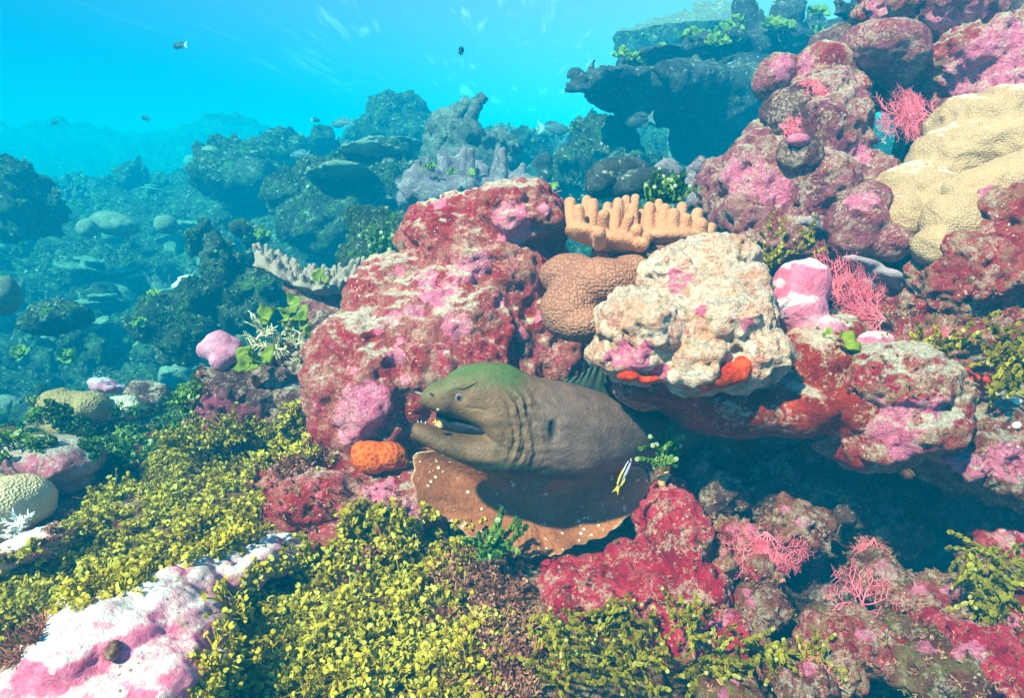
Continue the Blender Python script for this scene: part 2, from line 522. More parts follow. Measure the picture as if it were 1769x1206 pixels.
M['disc'] = m_algae('yellow_disc_algae', [(0.0, lin(56, 44, 18)), (0.22, lin(108, 90, 24)), (0.45, lin(172, 152, 36)), (0.7, lin(210, 190, 52)), (1.0, lin(218, 212, 104))])
M['mixalgae'] = m_algae('pink_brown_turf', [(0.0, lin(80, 50, 40)), (0.3, lin(140, 84, 70)), (0.55, lin(196, 130, 110)), (0.8, lin(226, 176, 150)), (1.0, lin(150, 130, 50))])
M['strand'] = m_algae('olive_strand_algae', [(0.0, lin(96, 86, 20)), (0.4, lin(152, 136, 30)), (0.8, lin(186, 172, 54)), (1.0, lin(204, 194, 116))])
M['farturf'] = m_algae('far_turf', [(0.0, lin(40, 56, 36)), (0.25, lin(60, 96, 44)), (0.45, lin(110, 130, 70)), (0.65, lin(140, 136, 118)), (0.85, lin(186, 182, 170)), (1.0, lin(226, 222, 210))])
M['bgalgae'] = m_algae('far_green_algae', [(0.0, lin(30, 66, 30)), (0.35, lin(66, 110, 40)), (0.7, lin(130, 160, 60)), (1.0, lin(190, 200, 160))])


# ------------------------------------------------------------------ object helpers
def tag(o, label=None, cat=None, group=None, kind=None):
    if label:
        o['label'] = label
    if cat:
        o['category'] = cat
    if group:
        o['group'] = group
    if kind:
        o['kind'] = kind
    return o


def wloc(o):
    v = np.zeros(3)
    while o is not None:
        v = v + np.array(o.location)
        o = o.parent
    return v


def mesh_np(name, V, F, mat=None, smooth=True, attrs=None, parent=None, origin=None):
    """link one mesh object; V (n,3) world points, F a list of faces or an (m,k) array"""
    V = np.asarray(V, float)
    if origin is None:
        lo, hi = V.min(0), V.max(0)
        origin = np.array([(lo[0] + hi[0]) / 2, (lo[1] + hi[1]) / 2, lo[2]])
        if parent is not None:
            origin = wloc(parent)
    origin = np.asarray(origin, float)
    me = bpy.data.meshes.new(name)
    L = V - origin
    if isinstance(F, np.ndarray):
        k = F.shape[1]
        me.vertices.add(len(L))
        me.vertices.foreach_set('co', L.astype(np.float32).ravel())
        me.loops.add(F.size)
        me.loops.foreach_set('vertex_index', F.astype(np.int32).ravel())
        me.polygons.add(len(F))
        me.polygons.foreach_set('loop_start', np.arange(0, F.size, k, dtype=np.int32))
        me.update(calc_edges=True)
        me.validate()
    else:
        me.from_pydata([tuple(v) for v in L], [], F)
        me.update()
    if attrs:
        for k, a in attrs.items():
            at = me.attributes.new(k, 'FLOAT', 'POINT')
            at.data.foreach_set('value', np.asarray(a, np.float32))
    me.polygons.foreach_set('use_smooth', np.full(len(me.polygons), smooth))
    if mat is not None:
        me.materials.append(M[mat] if isinstance(mat, str) else mat)
    o = bpy.data.objects.new(name, me)
    COL.objects.link(o)
    o.location = origin
    if parent is not None:
        o.parent = parent
        o.location = (0, 0, 0)
    return o


def empty(name, loc, label, cat, group=None):
    o = bpy.data.objects.new(name, None)
    COL.objects.link(o)
    o.location = tuple(loc)
    o.empty_display_size = 0.05
    return tag(o, label, cat, group)


def ico(sub):
    bm = bmesh.new()
    bmesh.ops.create_icosphere(bm, subdivisions=sub, radius=1.0)
    v = np.array([x.co[:] for x in bm.verts])
    f = np.array([[x.index for x in g.verts] for g in bm.faces])
    bm.free()
    return v, f


ICO = {k: ico(k) for k in (1, 2, 3)}


class Soup:
    def __init__(self):
        self.v, self.f, self.n = [], [], 0

    def add(self, V, F):
        self.v.append(np.asarray(V, float))
        self.f.append(np.asarray(F) + self.n)
        self.n += len(V)

    def ball(self, c, r, sub=2):
        V, F = ICO[sub]
        self.add(V * np.asarray(r, float) + c, F)

    def ell(self, px, py, d, rx, ry, rz, roll=0):
        V, F = ICO[3]
        k = d / FPX
        c, s = math.cos(R(roll)), math.sin(R(roll))
        X = V[:, 0] * rx * k
        Y = V[:, 1] * ry * k
        X, Y = X * c - Y * s, X * s + Y * c
        self.add(P(px, py, d) + X[:, None] * AX_R + Y[:, None] * AX_U + (V[:, 2] * rz)[:, None] * AX_F, F)

    def limb(self, a, b, r0, r1, n=None):
        a, b = np.asarray(a, float), np.asarray(b, float)
        L = np.linalg.norm(b - a)
        n = n or max(3, int(L / (0.45 * min(r0, r1))) + 1)
        for t in np.linspace(0, 1, n):
            self.ball(a + (b - a) * t, r0 + (r1 - r0) * t, 2)

    def arrays(self):
        return np.concatenate(self.v), np.concatenate(self.f)


def remesh(soup, vox, smooth=3):
    V, F = soup.arrays()
    me = bpy.data.meshes.new('tmp')
    me.from_pydata([tuple(v) for v in V], [], [tuple(f) for f in F])
    o = bpy.data.objects.new('tmp', me)
    COL.objects.link(o)
    md = o.modifiers.new('r', 'REMESH')
    md.mode = 'VOXEL'
    md.voxel_size = vox
    md.adaptivity = 0.0
    if smooth:
        sm = o.modifiers.new('s', 'SMOOTH')
        sm.factor = 0.5
        sm.iterations = smooth
    dg = bpy.context.evaluated_depsgraph_get()
    ev = o.evaluated_get(dg)
    m2 = ev.to_mesh()
    m2.calc_loop_triangles()
    n = len(m2.vertices)
    co = np.empty(n * 3, np.float32)
    m2.vertices.foreach_get('co', co)
    V2 = co.reshape(-1, 3).astype(float)
    nf = len(m2.polygons)
    li = np.empty(len(m2.loops), np.int32)
    m2.loops.foreach_get('vertex_index', li)
    F2 = li.reshape(nf, 4) if len(li) == nf * 4 else None
    if F2 is None:
        F2 = [tuple(p.vertices) for p in m2.polygons]
    ev.to_mesh_clear()
    bpy.data.objects.remove(o)
    bpy.data.meshes.remove(me)
    return V2, F2


def normals(V, F):
    F = np.asarray(F)
    N = np.zeros_like(V)
    a, b, c = V[F[:, 0]], V[F[:, 1]], V[F[:, 2]]
    if F.shape[1] == 4:
        fn = np.cross(c - a, V[F[:, 3]] - b)
    else:
        fn = np.cross(b - a, c - a)
    for k in range(F.shape[1]):
        np.add.at(N, F[:, k], fn)
    return N / (np.linalg.norm(N, axis=1)[:, None] + 1e-12)


def rough_up(V, F, disp, seed=0.0):
    for kind, freq, amp in disp:
        N = normals(V, F)
        q = V * freq + seed
        if kind == 'f':
            h = fbm(q, 5, 0.55)
        elif kind == 'r':
            h = -np.abs(fbm(q, 4, 0.55)) * 2 + 0.4
        elif kind == 'k':
            h = 0.55 - worley(q + 0.25 * perlin(q * 1.7)[:, None])
        elif kind == 'p':                     # pits
            h = -sstep(0.45, 0.1, worley(q))
        V = V + N * (h * amp)[:, None]
    return V


ROCKD = [('f', 9, .042), ('k', 16, .018), ('f', 30, .018), ('p', 34, .012), ('k', 60, .005), ('f', 110, .004)]
SMOOTHD = [('f', 10, 0.012), ('f', 40, 0.003)]
ALL_FG = []
_seed = [1.0]


def blob(name, label, cat, ells, mat, vox=0.006, disp=ROCKD, smooth=4, group=None, turf_highlight=None, patches=None, parent=None, limbs=None, balls=None):
    s = Soup()
    for e in ells:
        s.ell(*e)
    for e in limbs or []:
        s.limb(*e)
    for c, r in balls or []:
        s.ball(c, r)
    V, F = remesh(s, vox, smooth)
    _seed[0] += 2.7
    V = rough_up(V, F, disp, _seed[0])
    N = normals(V, F)
    at = {}
    if turf_highlight is not None:
        nz = N[:, 2] * 0.8 + 0.25 * fbm(V * 14 + 3, 4)  # up-facing crests: turf growth plus painted light from above
        at['turf'] = sstep(turf_highlight[0], turf_highlight[1], nz)
    if patches:
        bv = BVHTree.FromPolygons([tuple(v) for v in V], [tuple(f) for f in F])
        pm = np.zeros(len(V))
        for (px, py, rp) in patches:
            hit = bv.ray_cast(Vector((0, 0, 0)), Vector(ray(px, py)))
            if hit[0] is None:
                continue
            c = np.array(hit[0])
            r = rp * np.linalg.norm(c) / FPX
            pm = np.maximum(pm, np.clip(1.5 - np.linalg.norm(V - c, axis=1) / r, 0, 1))
        at['patch'] = pm
    o = mesh_np(name, V, F, mat, True, at, parent)
    if label:
        tag(o, label, cat, group)
    if parent is None:
        ALL_FG.append(o)
    return o


def tubes(paths, sides=5):
    """tapered tubes; paths: list of (points (n,3), radii (n))"""
    Vs, Fs, n = [], [], 0
    for pts, rad in paths:
        pts = np.asarray(pts, float)
        k = len(pts)
        t = np.gradient(pts, axis=0)
        t /= np.linalg.norm(t, axis=1)[:, None] + 1e-9
        ref = np.array([0.3, 0.9, 0.31])
        a = np.cross(t, ref)
        a /= np.linalg.norm(a, axis=1)[:, None] + 1e-9
        b = np.cross(t, a)
        th = np.arange(sides) * 2 * math.pi / sides
        ring = (np.cos(th)[None, :, None] * a[:, None, :] + np.sin(th)[None, :, None] * b[:, None, :]) * np.asarray(rad)[:, None, None] + pts[:, None, :]
        Vs.append(ring.reshape(-1, 3))
        i = np.arange(k - 1)[:, None] * sides
        j = np.arange(sides)[None, :]
        q = np.stack([i + j, i + (j + 1) % sides, i + sides + (j + 1) % sides, i + sides + j], -1).reshape(-1, 4)
        Fs.append(q + n)
        n += k * sides
    return np.concatenate(Vs), np.concatenate(Fs)

# ------------------------------------------------------------------ the setting: seabed, water surface, haze
def interp(y, tab):
    xs, ys = zip(*tab)
    return np.interp(y, xs, ys)


T_LEFT = [(0, -.60), (.6, -.60), (.9, -.57), (1.3, -.565), (1.6, -.63), (2.1, -.90), (2.6, -.90), (3.4, -.66), (4.4, -.34), (5.4, -.06), (6.2, -.10), (7.4, -.7), (9, -.5), (11, .25), (12.5, .80), (14, .8), (20, -.6), (60, -1.5)]
T_MID = [(0, -.60), (.6, -.60), (.85, -.57), (1.3, -.55), (1.6, -.58), (2.0, -.75), (2.6, -.62), (3.2, -.36), (4.0, -.05), (5.0, .28), (5.8, .30), (7.4, -.4), (9, -.5), (11, .1), (12.5, .55), (14, .6), (20, -.6), (60, -1.5)]
T_RIGHT = [(0, -.66), (.6, -.66), (.9, -.66), (1.3, -.70), (1.7, -.55), (2.2, -.35), (3, -.08), (4.0, .12), (5.0, .3), (6, .4), (8, .4), (12, .3), (20, -.4), (60, -1.5)]


def deepen(tab):
    return [(D(y), z * D(y) / y if y > 0 else z) for y, z in tab]


T_LEFT, T_MID, T_RIGHT = deepen(T_LEFT), deepen(T_MID), deepen(T_RIGHT)


def terrain(x, y, fine=True):
    u = x / np.maximum(y, 0.35)
    zl, zm, zr = interp(y, T_LEFT), interp(y, T_MID), interp(y, T_RIGHT)
    a = sstep(-0.55, -0.15, u)
    b = sstep(0.02, 0.35, u)
    z = zl * (1 - a) + zm * a
    z = z * (1 - b) + zr * b
    # the far ridge drops away where open water shows past it
    far = sstep(D(8.5), D(11.5), y)
    z = z - far * sstep(-0.34, -0.22, u) * 1.6 + 1.4 * far * (0.30 * np.exp(-((u + 0.40) / 0.10) ** 2) + 0.5 * fbm(np.stack([x * .35, y * .35, x * 0], 1) + 3, 3) + 0.35 * np.abs(fbm(np.stack([x * 1.1, y * 1.1, x * 0], 1) + 8, 4)) - 0.18)
    q = np.stack([x, y, x * 0], 1)
    big = sstep(1.5, 2.6, y)
    z = z + big * (fbm(q * 0.9 + 5, 4) * 0.16 + np.abs(fbm(q * 1.7 + 2, 3)) * 0.22 - 0.05) * np.clip(y / 4, 0.5, 1.6)
    if fine:
        near = 1 - big
        z = z + big * ((0.5 - worley(q * 3.1 + 9)) * 0.13 + (0.5 - worley(q * 7.3 + 3)) * 0.06 + fbm(q * 9, 4) * 0.05)
        z = z + near * (fbm(q * 7, 4) * 0.022 + (0.5 - worley(q * 16)) * 0.014 + fbm(q * 40, 3) * 0.006)
        z = z + 0.045 * np.exp(-(((x + 0.45) / 0.16) ** 2 + ((y - 0.98) / 0.16) ** 2))
        z = z + 0.03 * np.exp(-(((x + 0.12) / 0.18) ** 2 + ((y - 0.72) / 0.10) ** 2))
    return z


def fan_sheet(name, ys, us, mat):
    Y, U = np.meshgrid(ys, us, indexing='ij')
    X = U * np.maximum(Y, 0.35)
    x, y = X.ravel(), Y.ravel()
    z = terrain(x, y)
    V = np.stack([x, y, z], 1)
    big = sstep(1.5, 2.6, y)
    w = np.stack([x, y, z], 1)
    off = np.stack([fbm(w * 5 + 31, 3), fbm(w * 5 + 57, 3), fbm(w * 5 + 83, 3)], 1)
    V = V + off * (0.10 * big + 0.012 * (1 - big))[:, None]
    ny, nu = len(ys), len(us)
    i = np.arange(ny - 1)[:, None] * nu
    j = np.arange(nu - 1)[None, :]
    F = np.stack([i + j, i + j + 1, i + nu + j + 1, i + nu + j], -1).reshape(-1, 4)
    return mesh_np(name, V, F, mat)


us = np.concatenate([np.linspace(-2.6, -1.0, 60)[:-1], np.linspace(-1.0, 1.0, 480), np.linspace(1.0, 2.6, 60)[1:]])
near_sheet = fan_sheet('ground', np.concatenate([np.linspace(-0.6, 0.4, 20)[:-1], np.linspace(0.4, 1.85, 260)]), us, 'ground')
tag(near_sheet, kind='structure')
far_sheet = fan_sheet('seabed', 1.80 * (50 / 1.80) ** np.linspace(0, 1, 420), us, 'bgreef')
tag(far_sheet, kind='structure')


def m_surface():
    n = NT('rippled_water_surface')
    tc = n.coord()
    mp = n.n('ShaderNodeMapping')
    mp.inputs['Rotation'].default_value = (0, 0, R(-14))
    mp.inputs['Scale'].default_value = (2.2, 0.22, 1)
    n.l(tc, mp.inputs['Vector'])
    a = n.noise(1.5, 7, 0.62, 1.6, vec=mp.outputs[0])
    big = n.noise(0.28, 3, 0.5, 0.3)
    sx = n.n('ShaderNodeSeparateXYZ')
    n.l(tc, sx.inputs[0])
    right = n.mrange(sx.outputs[0], -5.0, 4.0)
    f = n.math('MULTIPLY', n.mrange(a, 0.54, 0.72), n.mrange(big, 0.40, 0.60))  # pale streaks painted as light glints on the ripples
    f = n.math('ADD', n.math('MULTIPLY', f, n.math('MULTIPLY', right, 0.6)), n.math('MULTIPLY', right, 0.22))  # plus an even pale veil that paints the right side brighter
    tr = n.n('ShaderNodeBsdfTransparent')
    tl = n.n('ShaderNodeBsdfTranslucent')
    tl.inputs[0].default_value = (0.9, 0.95, 0.97, 1)
    ms = n.n('ShaderNodeMixShader')
    n.l(f, ms.inputs[0])
    n.l(tr.outputs[0], ms.inputs[1])
    n.l(tl.outputs[0], ms.inputs[2])
    n.l(ms.outputs[0], n.out.inputs['Surface'])
    return n.m


TOP = 0.98
gx, gy = np.meshgrid(np.linspace(-30, 30, 121), np.linspace(2.5, 45, 91), indexing='ij')
V = np.stack([gx.ravel(), gy.ravel(), np.zeros(gx.size)], 1)
V[:, 2] = TOP + 0.30 + 0.08 * fbm(V * 0.9, 3)
i = np.arange(120)[:, None] * 91
j = np.arange(90)[None, :]
F = np.stack([i + j, i + j + 1, i + 92 + j, i + 91 + j], -1).reshape(-1, 4)
surf = mesh_np('water_surface', V, F, m_surface())
tag(surf, kind='structure')


def box(name, lo, hi, mat):
    x0, y0, z0 = lo
    x1, y1, z1 = hi
    V = [(x0, y0, z0), (x1, y0, z0), (x1, y1, z0), (x0, y1, z0), (x0, y0, z1), (x1, y0, z1), (x1, y1, z1), (x0, y1, z1)]
    F = [(0, 3, 2, 1), (4, 5, 6, 7), (0, 1, 5, 4), (1, 2, 6, 5), (2, 3, 7, 6), (3, 0, 4, 7)]
    return mesh_np(name, V, F, mat, False)


hm = bpy.data.materials.new('haze')
hm.use_nodes = True
hm.node_tree.nodes.clear()
ho = hm.node_tree.nodes.new('ShaderNodeOutputMaterial')
hv = hm.node_tree.nodes.new('ShaderNodeVolumePrincipled')
hv.inputs['Color'].default_value = HAZE_COLOR
hv.inputs['Absorption Color'].default_value = HAZE_ABS
hv.inputs['Density'].default_value = HAZE_DENSITY
hv.inputs['Anisotropy'].default_value = HAZE_G
hm.node_tree.links.new(hv.outputs[0], ho.inputs['Volume'])
tag(box('haze', (-95, -1.2, -5.0), (95, 66, TOP), hm), kind='stuff')

# ------------------------------------------------------------------ the moray eel
def loft(st, sides=28, power=2.3):
    """st: (px, top, bottom, half width m, depth) from snout to tail"""
    th = np.arange(sides) * 2 * math.pi / sides
    ct, sn = np.cos(th), np.sin(th)
    ex = 2 / power
    cx = np.sign(ct) * np.abs(ct) ** ex
    cyy = np.sign(sn) * np.abs(sn) ** ex
    st = np.array(st, float)
    # smooth resample
    t = np.arange(len(st))
    tt = np.linspace(0, len(st) - 1, (len(st) - 1) * 4 + 1)
    st = np.stack([np.interp(tt, t, st[:, k]) for k in range(5)], 1)
    for _ in range(2):
        st[1:-1] = 0.25 * st[:-2] + 0.5 * st[1:-1] + 0.25 * st[2:]
    V = []
    for x, top, bot, w, d in st:
        c = P(x, (top + bot) / 2, d)
        h = (bot - top) / 2 * d / FPX
        V.append(c + (cx * w)[:, None] * AX_F + (cyy * h)[:, None] * AX_U)
    k = len(st)
    V = np.concatenate(V)
    i = np.arange(k - 1)[:, None] * sides
    j = np.arange(sides)[None, :]
    F = np.stack([i + j, i + (j + 1) % sides, i + sides + (j + 1) % sides, i + sides + j], -1).reshape(-1, 4)
    F = np.concatenate([F[:, [0, 1, 2]], F[:, [0, 2, 3]]])
    c0, c1 = V[:sides].mean(0), V[-sides:].mean(0)
    n = len(V)
    V = np.concatenate([V, [c0, c1]])
    caps = [(n, (q + 1) % sides, q) for q in range(sides)] + [(n + 1, (k - 1) * sides + q, (k - 1) * sides + (q + 1) % sides) for q in range(sides)]
    return V, np.concatenate([F, np.array(caps)])


EEL_UP = [(725, 688, 700, .008, .93), (730, 676, 703, .017, .93), (749, 660, 711, .027, .935), (767, 653, 718, .033, .94),
          (782, 640, 721, .038, .945), (804, 630, 727, .044, .95), (834, 626, 740, .051, .955), (860, 625, 790, .055, .96),
          (880, 629, 815, .058, .965), (905, 642, 822, .056, .97), (940, 655, 828, .055, .975), (985, 661, 830, .056, .985),
          (1027, 674, 822, .060, 1.0), (1073, 690, 808, .059, 1.03), (1120, 708, 786, .055, 1.08), (1180, 722, 784, .050, 1.15), (1260, 736, 796, .045, 1.24)]
EEL_LO = [(712, 737, 750, .009, .925), (719, 728, 759, .017, .925), (735, 731, 769, .023, .93), (755, 740, 780, .028, .935),
          (785, 746, 793, .035, .945), (820, 747, 808, .043, .955), (850, 742, 818, .050, .96), (890, 738, 825, .053, .965), (930, 735, 822, .045, .975)]
es = Soup()
es.add(*loft(EEL_UP))
es.add(*loft(EEL_LO))
eV, eF = remesh(es, 0.0019, 5)


def to_px(V):
    d = V @ AX_F
    return 884.5 + FPX * (V @ AX_R) / d, 603.0 - FPX * (V @ AX_U) / d, d


px, py, dd = to_px(eV)
eN = normals(eV, eF)
# gill folds, cheek and neck wrinkles, a brow over the eye
fold = np.exp(-((px - 905) / 26) ** 2) * sstep(665, 700, py) * sstep(822, 790, py)
wx = px - 0.06 * (py - 745) + 14 * ((py - 745) / 55.0) ** 2 + 20 * fbm(eV * 22, 3)
h = fold * (np.sin((wx - 870) / 21.0 * 2 * math.pi) * 0.0022 + np.sin((wx - 870) / 8.5 * 2 * math.pi + 6 * fbm(eV * 16 + 4, 2)) * 0.0008) * (0.6 + 1.3 * np.clip(fbm(eV * 26 + 7, 2) + .4, 0, 1))
h += fold * (0.5 - worley(eV * 95)) * 0.0022
neck = np.exp(-((px - 925) / 34) ** 2) * sstep(640, 655, py) * sstep(720, 690, py)
h += neck * np.sin((px * 0.55 + (py - 650) * -1.0) / 9.0 + 4 * fbm(eV * 30, 2)) * 0.0012
fine = sstep(850, 900, px) * sstep(1010, 960, px) * sstep(690, 720, py)
h += fine * np.sin(py / 3.4 + 6 * fbm(eV * 25, 3)) * 0.00045
throat_f = sstep(780, 810, py) * sstep(760, 820, px) * sstep(1010, 930, px)
h += throat_f * np.sin(py / 2.8 + 0.03 * px + 5 * fbm(eV * 20, 2)) * 0.0006
h += 0.0026 * np.exp(-((px - 806) / 26) ** 2 - ((py - 664 + (px - 806) * 0.18) / 6) ** 2)          # brow ridge
h -= 0.0030 * np.exp(-((px - 793) / 10) ** 2 - ((py - 687) / 10) ** 2)                              # eye socket
h -= 0.0016 * np.exp(-((py - 704 - (px - 800) * 0.12) / 2.5) ** 2) * sstep(798, 810, px) * sstep(846, 830, px)
h += 0.0025 * np.exp(-((px - 838) / 26) ** 2 - ((py - 727) / 9) ** 2)                               # cheek by the mouth corner
h -= 0.0080 * np.exp(-((px - 956 - (py - 742) * 0.05) / 7) ** 2) * sstep(722, 735, py) * sstep(766, 752, py)
h += fbm(eV * 28 + 2, 4) * 0.0009 + fbm(eV * 120, 3) * 0.0004
vis = (eN @ AX_F) < 0.3
eV2 = eV + eN * (h * np.where(vis, 1, 0.3))[:, None]
at = {}
at['body'] = sstep(880, 960, px)
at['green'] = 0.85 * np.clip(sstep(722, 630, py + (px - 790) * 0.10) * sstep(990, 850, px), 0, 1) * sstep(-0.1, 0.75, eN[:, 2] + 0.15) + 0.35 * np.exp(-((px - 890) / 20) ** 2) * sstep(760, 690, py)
at['throat'] = sstep(772, 806, py - (px - 740) * 0.08) * sstep(1120, 930, px)  # dark throat, carried along the belly as painted underside shade
at['dark'] = np.clip(0.55 * np.exp(-((px - 777) / 7) ** 2 - ((py - 708) / 9) ** 2)
                     + 1.0 * np.exp(-((px - 956 - (py - 742) * 0.05) / 6) ** 2) * sstep(724, 735, py) * sstep(764, 752, py)
                     + 0.5 * np.exp(-((px - 780) / 9) ** 2 - ((py - 682) / 6) ** 2)
                     + 0.45 * np.exp(-((py - 757) / 10) ** 2 - ((px - 745) / 14) ** 2) * 0.5
                     + 0.6 * np.exp(-((px - 727) / 10) ** 2 - ((py - 704) / 3) ** 2), 0, 1)
eel = empty('moray_eel', P(930, 830, 0.98), 'big brown moray eel with a green forehead, gaping mouth, leaning out from under the ledge', 'eel')
mesh_np('body', eV2, eF, 'eel', True, at, eel)
mesh_np('mouth_lining', *loft([(754, 704, 742, .006, .940), (764, 706, 748, .010, .942), (785, 714, 752, .015, .948), (815, 722, 754, .021, .955), (852, 728, 756, .032, .960)]), 'mouth', True, None, eel)  # dark wedge filling the gape, stands in for the shade inside the mouth


def surf_pt(V, F, x, y):
    bv = BVHTree.FromPolygons([tuple(v) for v in V], [tuple(f) for f in F])
    hit = bv.ray_cast(Vector((0, 0, 0)), Vector(ray(x, y)))
    return np.array(hit[0]), np.array(hit[1])


def on_eel(x, y):
    hit = EBV.ray_cast(Vector((0, 0, 0)), Vector(ray(x, y)))
    if hit[0] is None:
        return P(x, y, 0.93), -AX_F
    return np.array(hit[0]), np.array(hit[1])


EBV = BVHTree.FromPolygons([tuple(v) for v in eV2], [tuple(f) for f in eF])
c, nn = on_eel(793, 687)
V, F = ICO[3]
eye = mesh_np('eye', V * 0.0088 + c - nn * 0.0056, F, 'iris', True, None, eel)
cc = c - nn * 0.0056 + nn * 0.0088
mesh_np('pupil', V * np.array([0.0038, 0.0034, 0.0046]) + cc + nn * -0.0027, F, 'black', True, None, eye)


# brow fold, nostrils, pores, teeth
def on_path(pts, r, off=0.0):
    q = []
    for x, y in pts:
        c, nn = on_eel(x, y)
        q.append(c + nn * off)
    return np.array(q), np.array(r)


mesh_np('brow_fold', *tubes([on_path([(786, 664), (791, 670), (800, 671), (812, 666), (822, 661), (828, 658)], [.0006, .0014, .0017, .0015, .0010, .0003])], 7), 'eel', True, {'body': np.zeros(42), 'green': np.ones(42) * .7}, eel)
for (x, y, ln) in ((728, 681, .006), (748, 681, .004)):
    c, nn = on_eel(x, y)
    tip = c + nn * ln - AX_R * ln * 0.6
    mesh_np('nostril', *tubes([(np.array([c - nn * .002, (c + tip) / 2, tip]), [.0022, .0019, .0015])], 7), 'greyleather', True, None, eel)
c, nn = on_eel(757, 708)
mesh_np('pore', ICO[2][0] * 0.0028 + c, ICO[2][1], 'greyleather', True, None, eel)
for (x, y, up) in ((722, 730, 1), (728, 730, 1), (735, 732, 1), (741, 705, -1), (749, 709, -1)):
    c = P(x, y, 0.928 + (x - 720) * 0.0001)
    mesh_np('tooth', *tubes([(np.array([c - AX_U * .002 * up, c + AX_U * .0015 * up, c + AX_U * .0030 * up]), [.0010, .0006, .0002])], 6), 'white', True, None, eel)
# dorsal fin: a pleated membrane along the back
fb = [(955, 662, .985), (985, 662, .99), (1015, 670, 1.0), (1050, 682, 1.02), (1090, 696, 1.06), (1140, 710, 1.11), (1210, 724, 1.19)]
ft = [(958, 661, .985), (1000, 648, .995), (1030, 628, 1.01), (1062, 622, 1.03), (1108, 632, 1.07), (1165, 656, 1.12), (1235, 690, 1.2)]
nr, nc = 120, 9
tt = np.linspace(0, len(fb) - 1, nr)
fbA, ftA = np.array(fb, float), np.array(ft, float)
B = np.stack([np.interp(tt, range(len(fb)), fbA[:, k]) for k in range(3)], 1)
Tn = np.stack([np.interp(tt, range(len(fb)), ftA[:, k]) for k in range(3)], 1)
V = []
for s in (0.0, 1.0):
    for r_ in range(nr):
        for c_ in range(nc):
            k = c_ / (nc - 1)
            q = B[r_] * (1 - k) + Tn[r_] * k
            V.append(P(*q) + AX_F * (math.sin(r_ * 0.85 + k * 0.8) * 0.0022 * k + s * (0.004 * (1 - k) + 0.0008)))
V = np.array(V)
i = np.arange(nr - 1)[:, None] * nc
j = np.arange(nc - 1)[None, :]
F1 = np.stack([i + j, i + j + 1, i + nc + j + 1, i + nc + j], -1).reshape(-1, 4)
F2 = F1[:, ::-1] + nr * nc
e = np.arange(nr - 1) * nc + nc - 1
F3 = np.stack([e, e + nr * nc, e + nc + nr * nc, e + nc], -1)
mesh_np('dorsal_fin', V, np.concatenate([F1, F2, F3]), 'fin', True, None, eel)

# ------------------------------------------------------------------ the rocks of the near reef
T0 = (0.50, 0.95)
blob('pink_boulder', 'big rounded boulder crusted in red and pink behind the eel head', 'rock',
     [(760, 640, 1.34, 190, 190, .20), (640, 680, 1.27, 112, 150, .16), (850, 480, 1.42, 150, 110, .18), (800, 420, 1.42, 105, 80, .16), (880, 375, 1.40, 108, 50, .16),
      (905, 395, 1.36, 85, 42, .14), (690, 530, 1.36, 90, 90, .14, 25), (940, 590, 1.40, 85, 130, .14), (740, 445, 1.42, 42, 68, .10), (620, 780, 1.24, 60, 50, .10)],
     'boulder', .0062, [('f', 7, .038), ('k', 13, .014), ('f', 26, .016), ('p', 30, .009), ('k', 55, .005), ('f', 110, .004)], 4, None, (.30, .92),
     [(620, 720, 52), (640, 690, 30), (600, 745, 26), (683, 616, 17), (668, 702, 13), (700, 655, 10), (718, 540, 18), (770, 535, 13), (790, 560, 26), (680, 550, 15), (880, 385, 36), (900, 405, 20),
      (760, 500, 34), (800, 470, 26), (830, 455, 20), (940, 360, 13), (900, 575, 14), (735, 480, 22), (860, 520, 14), (655, 570, 9), (610, 640, 8), (690, 590, 8), (930, 545, 12), (690, 470, 10), (760, 350, 12)])
blob('foot_rock', 'low red and white streaked rock at the foot of the big pink boulder', 'rock',
     [(560, 850, 1.12, 100, 55, .12, 15), (680, 880, 1.10, 90, 70, .12), (640, 940, 1.05, 100, 40, .1), (500, 830, 1.14, 60, 40, .08)],
     'boulder', .006, ROCKD, 4, None, (.55, .95), [(650, 850, 36), (700, 900, 40), (740, 870, 30)])
blob('cream_rock', 'cream knobbly rock jutting out over the eel, pinkish below', 'rock',
     [(1115, 560, .92, 82, 68, .09), (1100, 610, .93, 78, 52, .08), (1240, 560, .93, 105, 80, .10), (1190, 515, .98, 70, 42, .08), (1235, 450, 1.04, 78, 40, .08), (1170, 470, 1.03, 60, 30, .06),
      (1290, 610, .92, 66, 66, .09), (1200, 625, .90, 70, 50, .08), (1270, 500, .98, 60, 40, .07)],
     'cream', .0044, [('f', 12, .022), ('k', 22, .018), ('f', 36, .013), ('p', 44, .008), ('k', 65, .005), ('f', 120, .003)], 2, None, (.35, .9),
     [(1175, 480, 24), (1210, 535, 12), (1165, 490, 20), (1290, 560, 12), (1080, 600, 16), (1120, 600, 14), (1100, 625, 24), (1140, 640, 20), (1060, 620, 20)])
blob('ledge', 'rust red underside of the overhanging ledge above the dark hole', 'rock',
     [(1150, 668, 1.0, 100, 42, .10), (1260, 690, 1.02, 130, 62, .13), (1350, 700, 1.0, 90, 55, .12), (1390, 640, 1.0, 70, 80, .10), (1440, 700, .98, 50, 60, .1), (1330, 560, 1.10, 90, 60, .12), (1420, 580, 1.05, 70, 40, .08), (1250, 620, 1.08, 120, 60, .12)],
     'underside', .0062, [('f', 9, .016), ('k', 18, .007), ('f', 50, .005), ('f', 120, .002)], 5, None, (.5, .9))
